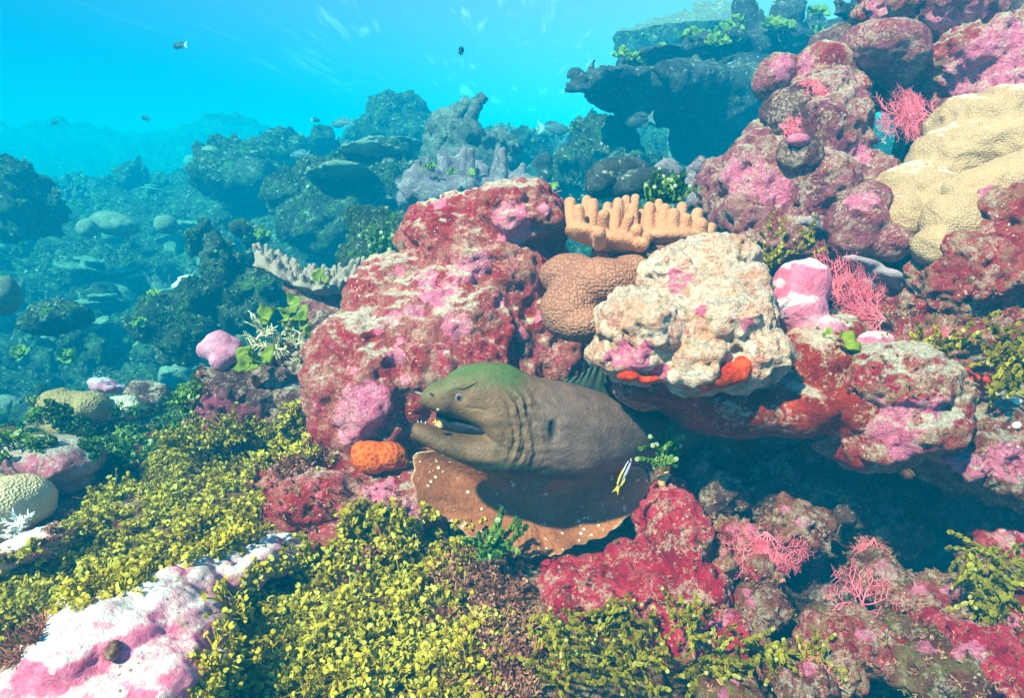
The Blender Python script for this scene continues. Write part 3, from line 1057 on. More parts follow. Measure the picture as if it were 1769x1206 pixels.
blob('lobed_rock', 'pink and cream lobed rock at the right end of the ledge', 'rock',
     [(1545, 660, .93, 92, 66, .09), (1560, 735, .93, 100, 50, .09), (1500, 770, .95, 70, 40, .08), (1600, 690, .95, 50, 60, .08), (1490, 640, .95, 50, 40, .06)],
     'redrock', .005, [('f', 12, .020), ('k', 20, .014), ('f', 40, .009), ('p', 48, .006), ('f', 120, .003)], 3, None, (.25, .75), [(1520, 725, 30), (1580, 720, 30), (1500, 700, 20), (1560, 770, 26), (1620, 705, 22)])
blob('slab_rock', 'long mottled brown and red slab running out to the right edge', 'rock',
     [(1690, 760, 1.0, 120, 62, .12), (1780, 790, .98, 110, 75, .12), (1620, 790, .98, 90, 42, .1, -18), (1700, 830, .98, 110, 36, .1, -20), (1850, 820, 1.0, 110, 80, .14), (1730, 700, 1.12, 120, 40, .10)],
     'brownrock', .0055, ROCKD, 3, None, (.4, .95), [(1680, 820, 30), (1640, 780, 26), (1740, 800, 30)])
blob('pink_coralline', 'bubblegum pink coralline knob with white ridges beside the cream rock', 'coralline knob',
     [(1385, 492, 1.02, 46, 46, .05), (1372, 540, 1.01, 54, 42, .05), (1410, 575, 1.0, 62, 32, .05, -20), (1350, 520, 1.02, 32, 40, .04), (1500, 592, 1.0, 45, 22, .03)],
     'knobpink', .0045, [('f', 16, .008), ('k', 26, .008), ('f', 60, .003)], 3, None, (.30, .75))
blob('honeycomb_coral', 'smooth lobed tan coral with honeycomb skin left of the cream rock', 'coral',
     [(985, 535, 1.08, 52, 54, .06), (985, 475, 1.12, 55, 38, .06), (1045, 490, 1.08, 72, 48, .07), (1010, 560, 1.06, 55, 32, .05), (1090, 465, 1.08, 52, 26, .05)],
     'porites', .0045, [('f', 9, .006), ('f', 40, .001)], 10, None, (.75, 1.3))

# finger leather corals
def leather_coral(name, label, mat, lobes, fingers, stalk, stalkmat, vox):
    root = empty(name, P(stalk[0][0], stalk[0][1], stalk[0][2]), label, 'soft coral')
    s = Soup()
    for e in lobes:
        s.ell(*e)
    for (x0, y0, d0, x1, y1, d1, r0, r1) in fingers:
        k = d0 / FPX
        s.limb(P(x0, y0, d0), P(x1, y1, d1), r0 * k * .96, r1 * k * 1.0)
    V, F = remesh(s, vox, 5)
    V = rough_up(V, F, [('f', 18, .003), ('f', 60, .0008)], 3.0)
    mesh_np('crown', V, F, mat, True, None, root)
    s = Soup()
    for e in stalk:
        s.ell(*e)
    V, F = remesh(s, .005, 3)
    V = rough_up(V, F, [('f', 20, .010), ('f', 60, .004)], 4.0)
    mesh_np('stalk', V, F, stalkmat, True, {'turf': np.zeros(len(V)), 'patch': np.zeros(len(V))}, root)
    return root


fg = [(990, 395, 1.13, 985, 350, 1.16, 13, 11), (1000, 400, 1.10, 1000, 362, 1.10, 13, 11), (1020, 400, 1.12, 1024, 352, 1.13, 13, 11), (1012, 380, 1.18, 1014, 346, 1.2, 11, 10),
      (1040, 405, 1.08, 1043, 372, 1.06, 13, 12), (1035, 420, 1.05, 1036, 402, 1.02, 14, 12), (1045, 395, 1.15, 1050, 356, 1.17, 12, 10), (1062, 398, 1.14, 1064, 366, 1.15, 12, 10),
      (1078, 405, 1.09, 1086, 378, 1.08, 13, 12), (1065, 390, 1.18, 1068, 350, 1.21, 11, 10), (1080, 385, 1.2, 1082, 344, 1.22, 11, 9), (1094, 385, 1.21, 1098, 342, 1.24, 11, 9),
      (1093, 400, 1.17, 1094, 358, 1.18, 11, 10), (1092, 420, 1.07, 1100, 398, 1.05, 13, 12), (1105, 425, 1.06, 1112, 420, 1.03, 13, 12), (1108, 400, 1.18, 1108, 368, 1.2, 10, 9),
      (1118, 412, 1.14, 1122, 358, 1.15, 13, 11), (1134, 405, 1.17, 1138, 350, 1.2, 11, 9), (1142, 410, 1.14, 1148, 361, 1.15, 13, 11), (1158, 415, 1.12, 1163, 370, 1.12, 13, 12),
      (1172, 410, 1.16, 1178, 358, 1.19, 11, 10), (1180, 415, 1.13, 1185, 378, 1.12, 12, 11), (1195, 408, 1.15, 1205, 368, 1.17, 12, 11), (1205, 420, 1.13, 1210, 388, 1.12, 14, 13), (1222, 415, 1.17, 1228, 394, 1.18, 11, 10),
      (1110, 415, 1.12, 1116, 410, 1.09, 12, 11)]
leather_coral('finger_coral', 'orange tan finger leather coral above the honeycomb coral', 'tanleather',
              [(1015, 405, 1.12, 42, 16, .05, -14), (1065, 420, 1.09, 48, 18, .05, -14), (1150, 412, 1.14, 60, 17, .05), (1090, 412, 1.16, 50, 12, .06), (1200, 412, 1.15, 30, 13, .04)], fg,
              [(1060, 440, 1.14, 40, 30, .05), (1130, 445, 1.15, 60, 26, .05), (1180, 440, 1.15, 40, 24, .04)], 'pinkrock', .0027)
rng = random.Random(5)
fg2 = []
bx, by = [445, 480, 520, 560, 600, 632], [458, 470, 494, 503, 494, 480]
for row, (dy, dz) in enumerate(((4, 0), (-7, .05), (-16, .10))):
    for k in range(25):
        x = 446 + 184 * (k + .5 * (row % 2)) / 25 + rng.uniform(-2, 2)
        y = float(np.interp(x, bx, by)) + dy + rng.uniform(-3, 3)
        d = 1.62 + dz
        fg2.append((x, y, d, x + (x - 540) * .06 + rng.uniform(-4, 4), y - rng.uniform(17, 26), d + rng.uniform(-.02, .02), 5.4, 4.4))
leather_coral('finger_coral', 'pale grey finger leather coral spreading to the left of the pink boulder', 'greyleather',
              [(462, 466, 1.67, 20, 6, .07, -20), (500, 483, 1.67, 30, 7, .08, -32), (535, 499, 1.67, 26, 8, .08, -15), (570, 503, 1.67, 30, 8, .08, 8), (608, 492, 1.68, 30, 7, .07, 22)], fg2,
              [(520, 505, 1.68, 30, 16, .06, -30), (545, 525, 1.68, 26, 26, .06), (590, 530, 1.70, 36, 40, .06), (560, 560, 1.66, 30, 36, .06)], 'pinkrock', .0028)

# column rock left of the boulder with what grows on it
blob('dark_rock', 'dark mottled rock column standing left of the pink boulder', 'rock',
     [(430, 690, 1.42, 92, 70, .13), (480, 660, 1.46, 80, 56, .12), (400, 730, 1.40, 66, 50, .10), (540, 640, 1.50, 50, 60, .1), (520, 720, 1.40, 60, 60, .1), (560, 600, 1.58, 40, 50, .08)],
     'darkcol', .006, ROCKD, 4, None, (.5, .95), [(380, 720, 40), (420, 740, 36), (350, 700, 20)])
blob('mauve_coralline', 'smooth mauve pink knob on top of the dark rock column', 'coralline knob',
     [(378, 600, 1.36, 28, 28, .03), (362, 604, 1.355, 22, 18, .025), (395, 612, 1.35, 24, 18, .025), (380, 624, 1.345, 18, 18, .02), (405, 598, 1.37, 14, 16, .02)],
     'mauveknob', .004, [('f', 26, .006)], 5, None, (.6, 1.0))
blob('orange_sponge', 'orange netted sponge lump at the base of the pink boulder', 'sponge',
     [(643, 790, 1.10, 38, 29, .03), (672, 788, 1.10, 32, 24, .028), (626, 784, 1.105, 20, 22, .025), (694, 798, 1.10, 14, 12, .016)], 'sponge', .0035, [('f', 24, .006), ('f', 70, .002)], 4)
blob('red_sponge', 'orange red encrusting sponge on the front of the cream rock', 'sponge',
     [(1245, 648, .845, 48, 24, .02), (1218, 655, .845, 26, 22, .018), (1282, 632, .85, 18, 18, .016)], 'redsponge', .0035, [('f', 24, .007), ('f', 70, .003)], 3)
blob('red_sponge', 'thin strip of scarlet sponge under the front lip of the cream rock', 'sponge',
     [(1090, 650, .87, 24, 9, .01), (1120, 655, .87, 22, 9, .01)], 'redsponge', .003, [('f', 24, .005), ('f', 70, .003)], 2)

# right-hand reef wall
blob('pillar_rock', 'tall pink and brown rock pillar left of the blue window', 'rock',
     [(1400, 250, 1.52, 80, 110, .16), (1320, 320, 1.46, 95, 85, .15), (1290, 380, 1.42, 62, 50, .12), (1390, 350, 1.42, 95, 90, .14), (1425, 190, 1.56, 52, 70, .12), (1250, 330, 1.5, 40, 60, .1), (1480, 340, 1.45, 50, 70, .12), (1470, 440, 1.32, 70, 50, .1), (1360, 420, 1.36, 90, 40, .1), (1330, 250, 1.54, 50, 40, .1)],
     'pinkrock', .0068, ROCKD, 4, None, (.34, .95), [(1290, 300, 34), (1330, 330, 30), (1480, 270, 20), (1430, 260, 10), (1260, 290, 24)])
blob('plum_rock', 'fuzzy dark plum knob jutting from the side of the rock pillar', 'rock',
     [(1365, 195, 1.46, 48, 44, .06), (1340, 190, 1.48, 28, 26, .05), (1380, 165, 1.46, 24, 20, .04)], 'darkcol', .006, [('f', 16, .014), ('f', 50, .007), ('k', 40, .004)], 3)
blob('round_rock', 'round dark knob with a bright pink cap low on the pillar', 'rock',
     [(1380, 262, 1.32, 38, 34, .05), (1385, 275, 1.31, 34, 24, .04)], 'darkcol', .005, [('f', 18, .010), ('f', 50, .005)], 3, None, None, None)
blob('pink_coralline', 'bright pink coralline dome capping the round dark knob', 'coralline knob', [(1379, 241, 1.275, 19, 12, .016)], 'knobpink', .0035, [('f', 30, .003)], 3)
blob('maroon_rock', 'maroon knob with pink top at the upper left of the reef wall', 'rock',
     [(1338, 135, 1.62, 36, 38, .06), (1355, 112, 1.62, 24, 18, .05)], 'pinkrock', .006, [('f', 16, .016), ('f', 50, .006)], 3, None, (.55, .95), [(1355, 112, 20)])
blob('pale_topped_rock', 'cream topped knobbly rock standing between two maroon knobs', 'rock',
     [(1425, 115, 1.58, 52, 38, .07), (1410, 150, 1.56, 40, 34, .06), (1450, 140, 1.58, 26, 36, .05), (1480, 160, 1.56, 20, 34, .05)], 'redrock', .006, [('f', 14, .018), ('k', 22, .010), ('f', 50, .006)], 3, None, (.45, .85), [(1390, 110, 16), (1470, 140, 14)])
blob('plum_boulder', 'oval plum coloured boulder under the top of the reef wall', 'rock',
     [(1525, 85, 1.55, 74, 42, .10), (1490, 75, 1.56, 38, 30, .08), (1560, 100, 1.54, 40, 34, .08), (1550, 125, 1.56, 30, 24, .06)], 'pinkrock', .006, [('f', 14, .010), ('f', 40, .006), ('p', 60, .004)], 4, None, (.45, 1.0))
blob('crest_rock', 'speckled pink rock at the very top of the reef wall', 'rock',
     [(1640, 25, 1.62, 68, 42, .10), (1600, 20, 1.64, 40, 36, .08), (1690, 20, 1.62, 36, 36, .08), (1650, -20, 1.66, 60, 40, .1)], 'pinkrock', .0065, ROCKD, 4, None, (.35, .9), [(1625, 42, 24), (1685, 20, 16)])
blob('crest_rock', 'small dark pink knob beside the fingers at the top edge', 'rock',
     [(1530, 18, 1.66, 36, 30, .07), (1505, 15, 1.66, 18, 20, .05), (1545, -20, 1.68, 50, 30, .08)], 'redrock', .0062, ROCKD, 4, None, (.6, 1.0), [(1515, 15, 14)])
blob('wall_rock', 'broad grey and pink rock face below the crest on the right', 'rock',
     [(1680, 125, 1.58, 120, 60, .16), (1740, 170, 1.52, 90, 90, .15), (1620, 130, 1.60, 60, 50, .12), (1600, 150, 1.62, 60, 50, .1), (1800, 120, 1.55, 110, 110, .18)], 'redrock', .0068, ROCKD, 4, None, (.28, .85), [(1745, 85, 46), (1765, 105, 44), (1690, 120, 40), (1740, 130, 34)])
blob('plum_rock', 'deep plum rock in the shade between the boulder and the pink fan', 'rock',
     [(1600, 165, 1.66, 70, 30, .09), (1540, 165, 1.66, 50, 22, .07), (1570, 178, 1.62, 30, 18, .05)], 'pinkrock', .006, ROCKD, 3)
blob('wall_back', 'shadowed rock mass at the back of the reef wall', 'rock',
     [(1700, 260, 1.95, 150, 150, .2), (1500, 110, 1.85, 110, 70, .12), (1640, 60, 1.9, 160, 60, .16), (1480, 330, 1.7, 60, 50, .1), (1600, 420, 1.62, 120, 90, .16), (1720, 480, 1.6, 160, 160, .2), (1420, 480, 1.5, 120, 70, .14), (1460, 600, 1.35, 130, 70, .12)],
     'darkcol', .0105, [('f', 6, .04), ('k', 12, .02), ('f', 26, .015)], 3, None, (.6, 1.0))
blob('buff_coral', 'buff yellow lobed coral with a grey turfed top on the right', 'coral',
     [(1720, 215, 1.32, 110, 60, .11), (1660, 270, 1.30, 80, 60, .09), (1740, 260, 1.28, 90, 70, .1), (1590, 330, 1.28, 72, 50, .08), (1555, 385, 1.24, 44, 52, .06), (1630, 370, 1.22, 56, 46, .07)],
     'yellowcoral', .0055, [('f', 7, .03), ('f', 22, .010), ('f', 60, .004)], 6, None, (.30, 1.05))
blob('buff_coral', 'smooth buff yellow coral lobes draped over the red rock at the right edge', 'coral',
     [(1720, 320, 1.16, 90, 46, .07, 12), (1650, 385, 1.13, 56, 50, .06, 20), (1610, 430, 1.11, 34, 36, .045), (1780, 300, 1.18, 60, 40, .07), (1700, 360, 1.14, 60, 40, .06)],
     'yellowcoral', .005, [('f', 7, .022), ('f', 26, .006), ('f', 90, .0015)], 8, None, (.9, 1.3))
blob('red_wall_rock', 'red mottled rock face under the buff coral at the right edge', 'rock',
     [(1740, 400, 1.10, 70, 70, .10), (1700, 480, 1.10, 110, 80, .12), (1760, 560, 1.10, 110, 80, .12), (1650, 560, 1.14, 70, 60, .1), (1800, 450, 1.1, 80, 110, .12), (1640, 480, 1.13, 60, 50, .09), (1690, 650, 1.18, 90, 50, .1)],
     'redrock', .0055, ROCKD, 3, None, (.62, 1.1), [(1700, 330, 20)])
blob('rose_rock', 'rounded rose and brown rock left of the buff coral', 'rock',
     [(1480, 385, 1.22, 50, 48, .06), (1500, 350, 1.24, 36, 34, .05), (1530, 420, 1.21, 40, 34, .05), (1470, 420, 1.22, 40, 26, .05)],
     'pinkrock', .005, [('f', 14, .012), ('f', 50, .005), ('p', 50, .003)], 4, None, (.7, 1.1), [(1490, 340, 26)])
blob('lilac_sponge', 'lilac grey sponge crust lining the hollow under the buff coral', 'sponge',
     [(1490, 455, 1.2, 38, 10, .03, -18), (1530, 475, 1.2, 40, 11, .03, -14), (1500, 480, 1.22, 20, 22, .02), (1560, 492, 1.21, 44, 10, .03, -14), (1600, 508, 1.2, 20, 8, .02)], 'lilac', .004, [('f', 24, .006), ('f', 60, .002)], 3)
blob('lilac_sponge', 'forked lilac sponge finger poking from the brown rock face', 'sponge', [(1418, 392, 1.26, 10, 9, .012)], 'lilac', .0028, [('f', 40, .002)], 2,
     limbs=[(P(1418, 392, 1.26), P(1388, 383, 1.24), .010, .007), (P(1412, 388, 1.26), P(1407, 370, 1.24), .008, .006)])
blob('brown_ledge', 'brown red rock shelf below the pink fan and hollow', 'rock',
     [(1580, 540, 1.2, 60, 40, .08), (1540, 510, 1.26, 60, 34, .06), (1600, 590, 1.16, 70, 34, .08), (1550, 600, 1.14, 50, 20, .06), (1660, 610, 1.15, 80, 36, .08)], 'redrock', .0055, ROCKD, 3, None, (.7, 1.1))
blob('scarlet_sponge', 'ragged scarlet sponge crust below the green alga at the right', 'sponge',
     [(1680, 655, 1.0, 30, 9, .02), (1710, 665, 1.0, 26, 9, .02, -15), (1655, 645, 1.02, 20, 10, .02)], 'scarlet', .0035, [('f', 26, .012), ('f', 60, .004)], 2)

# hollow under the ledge and the lower right floor
blob('cave_wall', 'dark rock at the back of the hole under the ledge', 'rock',
     [(1250, 830, 1.32, 130, 80, .12), (1400, 830, 1.40, 130, 100, .14), (1560, 850, 1.36, 130, 80, .14), (1690, 880, 1.34, 110, 70, .14), (1180, 880, 1.22, 70, 60, .1), (1500, 960, 1.30, 140, 60, .14), (1100, 740, 1.42, 120, 60, .1), (1640, 970, 1.30, 110, 60, .12), (960, 640, 1.5, 60, 90, .1)],
     'brownrock', .0075, [('f', 8, .03), ('k', 14, .018), ('f', 34, .010), ('f', 90, .004)], 3, None, None)
blob('crimson_rock', 'crimson crusted rock right of the brown plate coral', 'rock',
     [(1170, 930, 1.0, 62, 70, .09), (1120, 1010, .96, 90, 55, .09), (1190, 1000, .95, 60, 60, .08), (1010, 1010, .95, 90, 40, .08), (1150, 870, 1.06, 44, 40, .06), (1170, 1090, .88, 60, 50, .07)],
     'crimson', .0045, [('f', 13, .026), ('k', 20, .014), ('f', 40, .014), ('p', 40, .010), ('k', 70, .005), ('f', 120, .004)], 3, None, (.75, 1.2))
rng2 = random.Random(8)
rubble = [
    ('brown speckled rock cupped above the pink fan at the mouth of the hole', [(1375, 905, 1.02, 58, 36, .06), (1340, 925, 1.01, 36, 26, .05)], 'brownrock'),
    ('brick coloured rubble left of the brown speckled rock', [(1270, 925, 1.02, 42, 40, .06), (1240, 960, .98, 32, 40, .05), (1290, 970, .98, 34, 30, .05)], 'redrock'),
    ('tan furry rubble knob below the pink fan', [(1310, 1045, .92, 36, 36, .05), (1290, 1085, .9, 34, 26, .05)], 'brownrock'),
    ('crimson lump beside the tan furry rubble', [(1262, 1082, .88, 34, 26, .045), (1240, 1120, .86, 40, 30, .05)], 'crimson'),
    ('dark maroon boulder set back in the gully', [(1420, 1030, 1.10, 46, 40, .06), (1450, 1000, 1.14, 40, 30, .06)], 'darkcol'),
    ('maroon and tan rock behind the lower pink fan', [(1530, 1000, 1.02, 50, 36, .06), (1490, 980, 1.05, 36, 24, .05)], 'brownrock'),
    ('broad red blotched boulder low in the right corner', [(1470, 1110, .86, 70, 46, .07), (1440, 1140, .84, 60, 40, .06)], 'redrock'),
    ('olive mottled boulder at the lower right', [(1580, 1120, .86, 66, 46, .07), (1600, 1160, .82, 70, 40, .07)], 'ground'),
    ('rosy rubble shelf running back towards the hole', [(1610, 1040, .98, 90, 34, .08), (1680, 1060, .96, 60, 40, .07)], 'redrock'),
    ('deep red boulder in the bottom right corner', [(1680, 1130, .84, 60, 50, .07), (1730, 1160, .82, 60, 50, .07)], 'crimson'),
    ('pale mossy stone cut by the bottom edge', [(1265, 1196, .78, 44, 20, .04)], 'ground'),
    ('orange brown block at the bottom right edge', [(1760, 1080, .86, 30, 60, .06)], 'underside'),
    ('scarlet round stone at the right edge beneath the slab', [(1745, 935, .98, 52, 28, .05)], 'crimson'),
    ('brown rock under the trailing green alga at the right edge', [(1735, 1000, .98, 56, 50, .06), (1720, 960, 1.02, 50, 30, .06)], 'brownrock'),
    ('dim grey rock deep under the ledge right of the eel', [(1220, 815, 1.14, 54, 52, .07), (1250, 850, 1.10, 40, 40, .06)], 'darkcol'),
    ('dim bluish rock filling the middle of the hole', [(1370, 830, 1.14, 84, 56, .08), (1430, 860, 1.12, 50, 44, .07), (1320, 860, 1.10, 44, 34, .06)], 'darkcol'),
    ('shaded rusty rock at the right side of the hole', [(1540, 900, 1.14, 60, 50, .07), (1500, 930, 1.12, 44, 36, .06)], 'brownrock'),
    ('shaded plum rock beneath the slab near the dusky fan', [(1680, 900, 1.16, 60, 34, .07)], 'pinkrock'),
    ('small tan stone at the lip of the gully', [(1385, 1112, .9, 26, 16, .03)], 'brownrock'),
    ('pink crusted stone at the bottom edge between strands of algae', [(1370, 1170, .8, 50, 30, .05)], 'brownrock'),
]
for lab, el, mt in rubble:
    blob('reef_rock', lab, 'rock', el, mt, .0042, [('f', 14, .034), ('k', 24, .018), ('f', 44, .014), ('p', 40, .010), ('k', 70, .005), ('f', 120, .005)], 1, None, (.75, 1.2), [(el[0][0] + rng2.uniform(-30, 30), el[0][1] - rng2.uniform(0, 25), rng2.uniform(8, 16)) for _ in range(2)])

# left foreground corals and stones
blob('olive_coral', 'olive brown knobbly coral head in front of the blue reef on the left', 'coral',
     [(120, 705, 1.5, 48, 30, .06, 8), (95, 695, 1.49, 24, 24, .04), (105, 680, 1.5, 14, 13, .025), (155, 700, 1.5, 32, 26, .05), (90, 725, 1.49, 22, 22, .04), (120, 735, 1.5, 40, 22, .05)], 'olivecoral', .005, [('f', 14, .012), ('f', 50, .003)], 4)
blob('pale_coral', 'pale green lobed coral just right of the olive coral head', 'coral',
     [(205, 705, 1.56, 30, 22, .05), (220, 710, 1.55, 22, 16, .04), (195, 720, 1.56, 22, 14, .04)], 'creamcoral', .005, [('f', 16, .014), ('f', 50, .003)], 4, None, (.3, .8))
blob('violet_coral', 'knobbly pale violet coral behind the olive coral head', 'coral',
     [(180, 665, 1.8, 22, 12, .04), (200, 672, 1.8, 16, 10, .04), (165, 660, 1.82, 12, 9, .03)], 'mauveknob', .006, [('f', 20, .020), ('f', 50, .005)], 3, None, (.4, .8))
blob('slate_rock', 'dark slate rock with a pale violet cap near the dark column', 'rock',
     [(250, 685, 1.72, 30, 30, .06), (270, 690, 1.72, 26, 26, .05), (240, 668, 1.72, 14, 14, .03)], 'darkcol', .006, [('f', 16, .02), ('f', 50, .006)], 3, None, (.5, .9))
blob('mound_coral', 'dusty pink mound coral overlapping the left edge group', 'coral',
     [(95, 792, 1.22, 74, 38, .09), (60, 788, 1.22, 48, 34, .08), (125, 802, 1.21, 44, 28, .07), (90, 830, 1.23, 62, 28, .08)], 'mound', .0055, [('f', 12, .010), ('f', 44, .005)], 4, None, (.25, .95), [(60, 790, 18), (70, 810, 18), (90, 800, 14)])
blob('mound_coral', 'chalky lilac mound half cut by the left edge', 'coral',
     [(5, 810, 1.24, 40, 26, .08), (20, 830, 1.22, 36, 26, .07)], 'mound', .0055, [('f', 12, .010), ('f', 44, .005)], 4, None, (.2, .9))
blob('butter_coral', 'cream yellow mound coral on the left edge, brown at its base', 'coral',
     [(15, 870, 1.08, 58, 48, .08), (-20, 900, 1.06, 60, 60, .09), (40, 885, 1.08, 34, 26, .06)], 'creamcoral', .005, [('f', 10, .010), ('f', 50, .002)], 5)
blob('chalk_rock', 'small chalky lilac stone among the algae at the left edge', 'rock',
     [(55, 945, .98, 62, 30, .06, 18), (0, 970, .96, 50, 26, .06)], 'whitepink', .005, [('f', 12, .012), ('f', 50, .004)], 4, None, (.3, .9))
blob('chalky_rock', 'big white and pink coralline rock in the bottom left corner', 'rock',
     [(200, 1090, .78, 150, 76, .13, 16), (120, 1150, .74, 100, 66, .10), (300, 1040, .84, 90, 50, .09, 20), (400, 985, .92, 80, 34, .08, 20), (480, 960, .98, 60, 24, .06), (220, 1160, .72, 90, 50, .08), (310, 1110, .76, 70, 40, .07), (60, 1180, .74, 50, 50, .08), (300, 1160, .72, 84, 60, .08), (345, 1085, .78, 56, 56, .07), (190, 1210, .70, 130, 60, .08)],
     'whitepink', .005, [('f', 8, .022), ('k', 13, .020), ('f', 34, .010), ('p', 30, .004), ('f', 110, .003)], 4, None, (.34, .95),
     [(190, 1160, 50), (130, 1110, 30), (270, 1095, 34), (330, 1110, 30), (90, 1130, 26), (310, 980, 16), (290, 1130, 20), (370, 1105, 26), (230, 1190, 40), (330, 1160, 36), (60, 1170, 30), (120, 1190, 34)])

# the brown plate coral under the eel
out = [(716, 835), (708, 808), (728, 778), (775, 782), (830, 800), (900, 806), (980, 812), (1060, 806), (1108, 800), (1122, 830), (1112, 868), (1082, 900), (1040, 926), (990, 946), (940, 958), (885, 962), (845, 950), (815, 925), (790, 905), (735, 890), (712, 865)]
oc = np.array([910.0, 872.0])
o2 = np.array(out, float) - oc
ang = np.arctan2(o2[:, 1], o2[:, 0])
rad = np.hypot(o2[:, 0], o2[:, 1])
od = np.argsort(ang)
ang, rad = ang[od], rad[od]
NA, NR = 260, 44
tA = np.linspace(-math.pi, math.pi, NA, endpoint=False)
rA = np.interp(tA, ang, rad, period=2 * math.pi)
rA = np.convolve(np.concatenate([rA[-4:], rA, rA[:4]]), np.ones(9) / 9, 'valid')
rA *= 1 + 0.014 * np.sin(tA * 34) + 0.010 * np.sin(tA * 21 + 1) + 0.10 * fbm(np.stack([np.cos(tA) * 3, np.sin(tA) * 3, tA * 0], 1), 4)
Vp, rim = [], []
for s in (0, 1):
    for a, r_ in zip(tA, rA):
        for k in np.linspace(0, 1, NR):
            x, y = oc[0] + math.cos(a) * r_ * k, oc[1] + math.sin(a) * r_ * k
            d = 1.085 - (y - 780) / 180 * 0.055 + 0.03 * (x - 900) / 200 * (x > 900) + 0.02 * math.sin(a * 3) * k * k - 0.035 * k * k + 0.008 * math.sin(a * 11 + 1) * k ** 4
            Vp.append(P(x, y, d) + AX_F * (0.009 * s * (1 - 0.6 * k ** 6)))
            rim.append(k)
Vp = np.array(Vp)
Vp = Vp + (AX_F * 1.0)[None, :] * (0.004 * fbm(Vp * 16, 4))[:, None]
i = np.arange(NA)[:, None]
j = np.arange(NR - 1)[None, :]
i2 = (i + 1) % NA
F1 = np.stack([i * NR + j, i * NR + j + 1, i2 * NR + j + 1, i2 * NR + j], -1).reshape(-1, 4)
F2 = F1[:, ::-1] + NA * NR
e = np.arange(NA) * NR + NR - 1
e2 = (np.arange(NA) + 1) % NA * NR + NR - 1
F3 = np.stack([e, e + NA * NR, e2 + NA * NR, e2], -1)
tag(mesh_np('plate_coral', Vp, np.concatenate([F1, F2, F3]), 'plate', True, {'rim': rim}), 'brown plate coral with white specks and a scalloped rim under the eel', 'coral')

# ------------------------------------------------------------------ the blue reef behind
BGD = [('f', 3.2, .13), ('f', 7, .08), ('k', 11, .04), ('f', 20, .035), ('k', 26, .022), ('f', 55, .014)]


def far_blob(name, label, cat, ells, mat='bgreef', vox=.02, disp=BGD, smooth=2, limbs=None, balls=None, group=None):
    k = D(ells[0][2]) / ells[0][2]
    ells = [(e[0], e[1], D(e[2]), e[3], e[4], e[5] * k) + tuple(e[6:]) for e in ells]
    vox = vox * k
    disp = [(a, f / k, h * k) for a, f, h in disp]
    return blob(name, label, cat, ells, mat, vox, disp, smooth, group, None, None, None, limbs, balls)


def pxlimb(x0, y0, d0, x1, y1, d1, r0, r1):
    d0, d1 = D(d0), D(d1)
    return (P(x0, y0, d0), P(x1, y1, d1), r0 * d0 / FPX, r1 * d1 / FPX)


far_blob('table_coral', 'great dark table coral jutting left over the blue water at the top', 'coral',
         [(1075, 152, 2.9, 75, 22, .22, -4), (1170, 165, 2.95, 110, 38, .30), (1270, 180, 3.0, 110, 66, .32), (1370, 200, 3.1, 90, 90, .3), (1120, 118, 3.0, 70, 18, .25, 14), (1210, 108, 3.05, 90, 24, .28, 8), (1320, 108, 3.1, 100, 34, .3, 8), (1420, 96, 3.2, 80, 44, .3), (1105, 190, 2.95, 24, 30, .12), (1300, 250, 3.1, 100, 66, .3), (1210, 240, 3.2, 50, 40, .2)],
         'bgdark', .020, [('f', 6, .05), ('f', 16, .03), ('k', 22, .012), ('f', 50, .008)], 2,
         [pxlimb(1040, 140, 2.85, 985, 128, 2.8, 13, 7), pxlimb(1040, 158, 2.85, 980, 152, 2.8, 12, 7), pxlimb(1020, 130, 2.85, 990, 116, 2.8, 10, 7), pxlimb(1022, 130, 2.9, 1027, 98, 2.9, 12, 4), pxlimb(1070, 130, 2.9, 1068, 102, 2.9, 14, 10), pxlimb(1110, 115, 2.95, 1112, 92, 2.95, 14, 10),
          pxlimb(1195, 90, 3.0, 1196, 78, 3.0, 16, 10), pxlimb(1280, 84, 3.0, 1287, -6, 3.0, 22, 18), pxlimb(1305, 60, 3.0, 1308, 22, 3.0, 16, 12), pxlimb(1345, 84, 3.0, 1355, 8, 3.0, 24, 18), pxlimb(1365, 60, 3.0, 1370, 0, 3.0, 22, 18), pxlimb(1345, 60, 2.95, 1342, 28, 2.95, 14, 8), pxlimb(1400, 60, 3.1, 1405, 30, 3.1, 24, 18), pxlimb(1170, 150, 2.7, 1140, 118, 2.65, 22, 16)])
far_blob('finger_stump', 'small dark finger coral at the top edge left of the crest', 'coral', [(1480, 30, 2.3, 24, 30, .06)], 'bgdark', .012, [('f', 12, .02), ('f', 40, .008)], 2,
         [pxlimb(1475, 20, 2.25, 1445, 2, 2.2, 10, 7), pxlimb(1475, 30, 2.25, 1444, 22, 2.2, 9, 7), pxlimb(1480, 20, 2.3, 1478, -10, 2.3, 12, 10)])
far_blob('reef_mound', 'hazy coral mound behind the table coral near the surface', 'coral', [(1150, 90, 5.0, 90, 40, .4), (1210, 70, 5.0, 70, 36, .4), (1100, 75, 5.0, 24, 20, .2)], 'bgreef', .035)
rng = random.Random(11)
fingers = []
for k in range(34):
    t = rng.random()
    x = 705 + 215 * t
    y0 = 335 - 18 * math.sin(t * math.pi) + rng.uniform(-4, 12)
    h = rng.uniform(26, 62) * (0.55 + 0.6 * math.sin(t * math.pi))
    d = rng.uniform(2.35, 2.62)
    fingers.append(pxlimb(x, y0, d, x + (t - .5) * 26 + rng.uniform(-7, 7), y0 - h, d, rng.uniform(10, 13), rng.uniform(7, 10)))
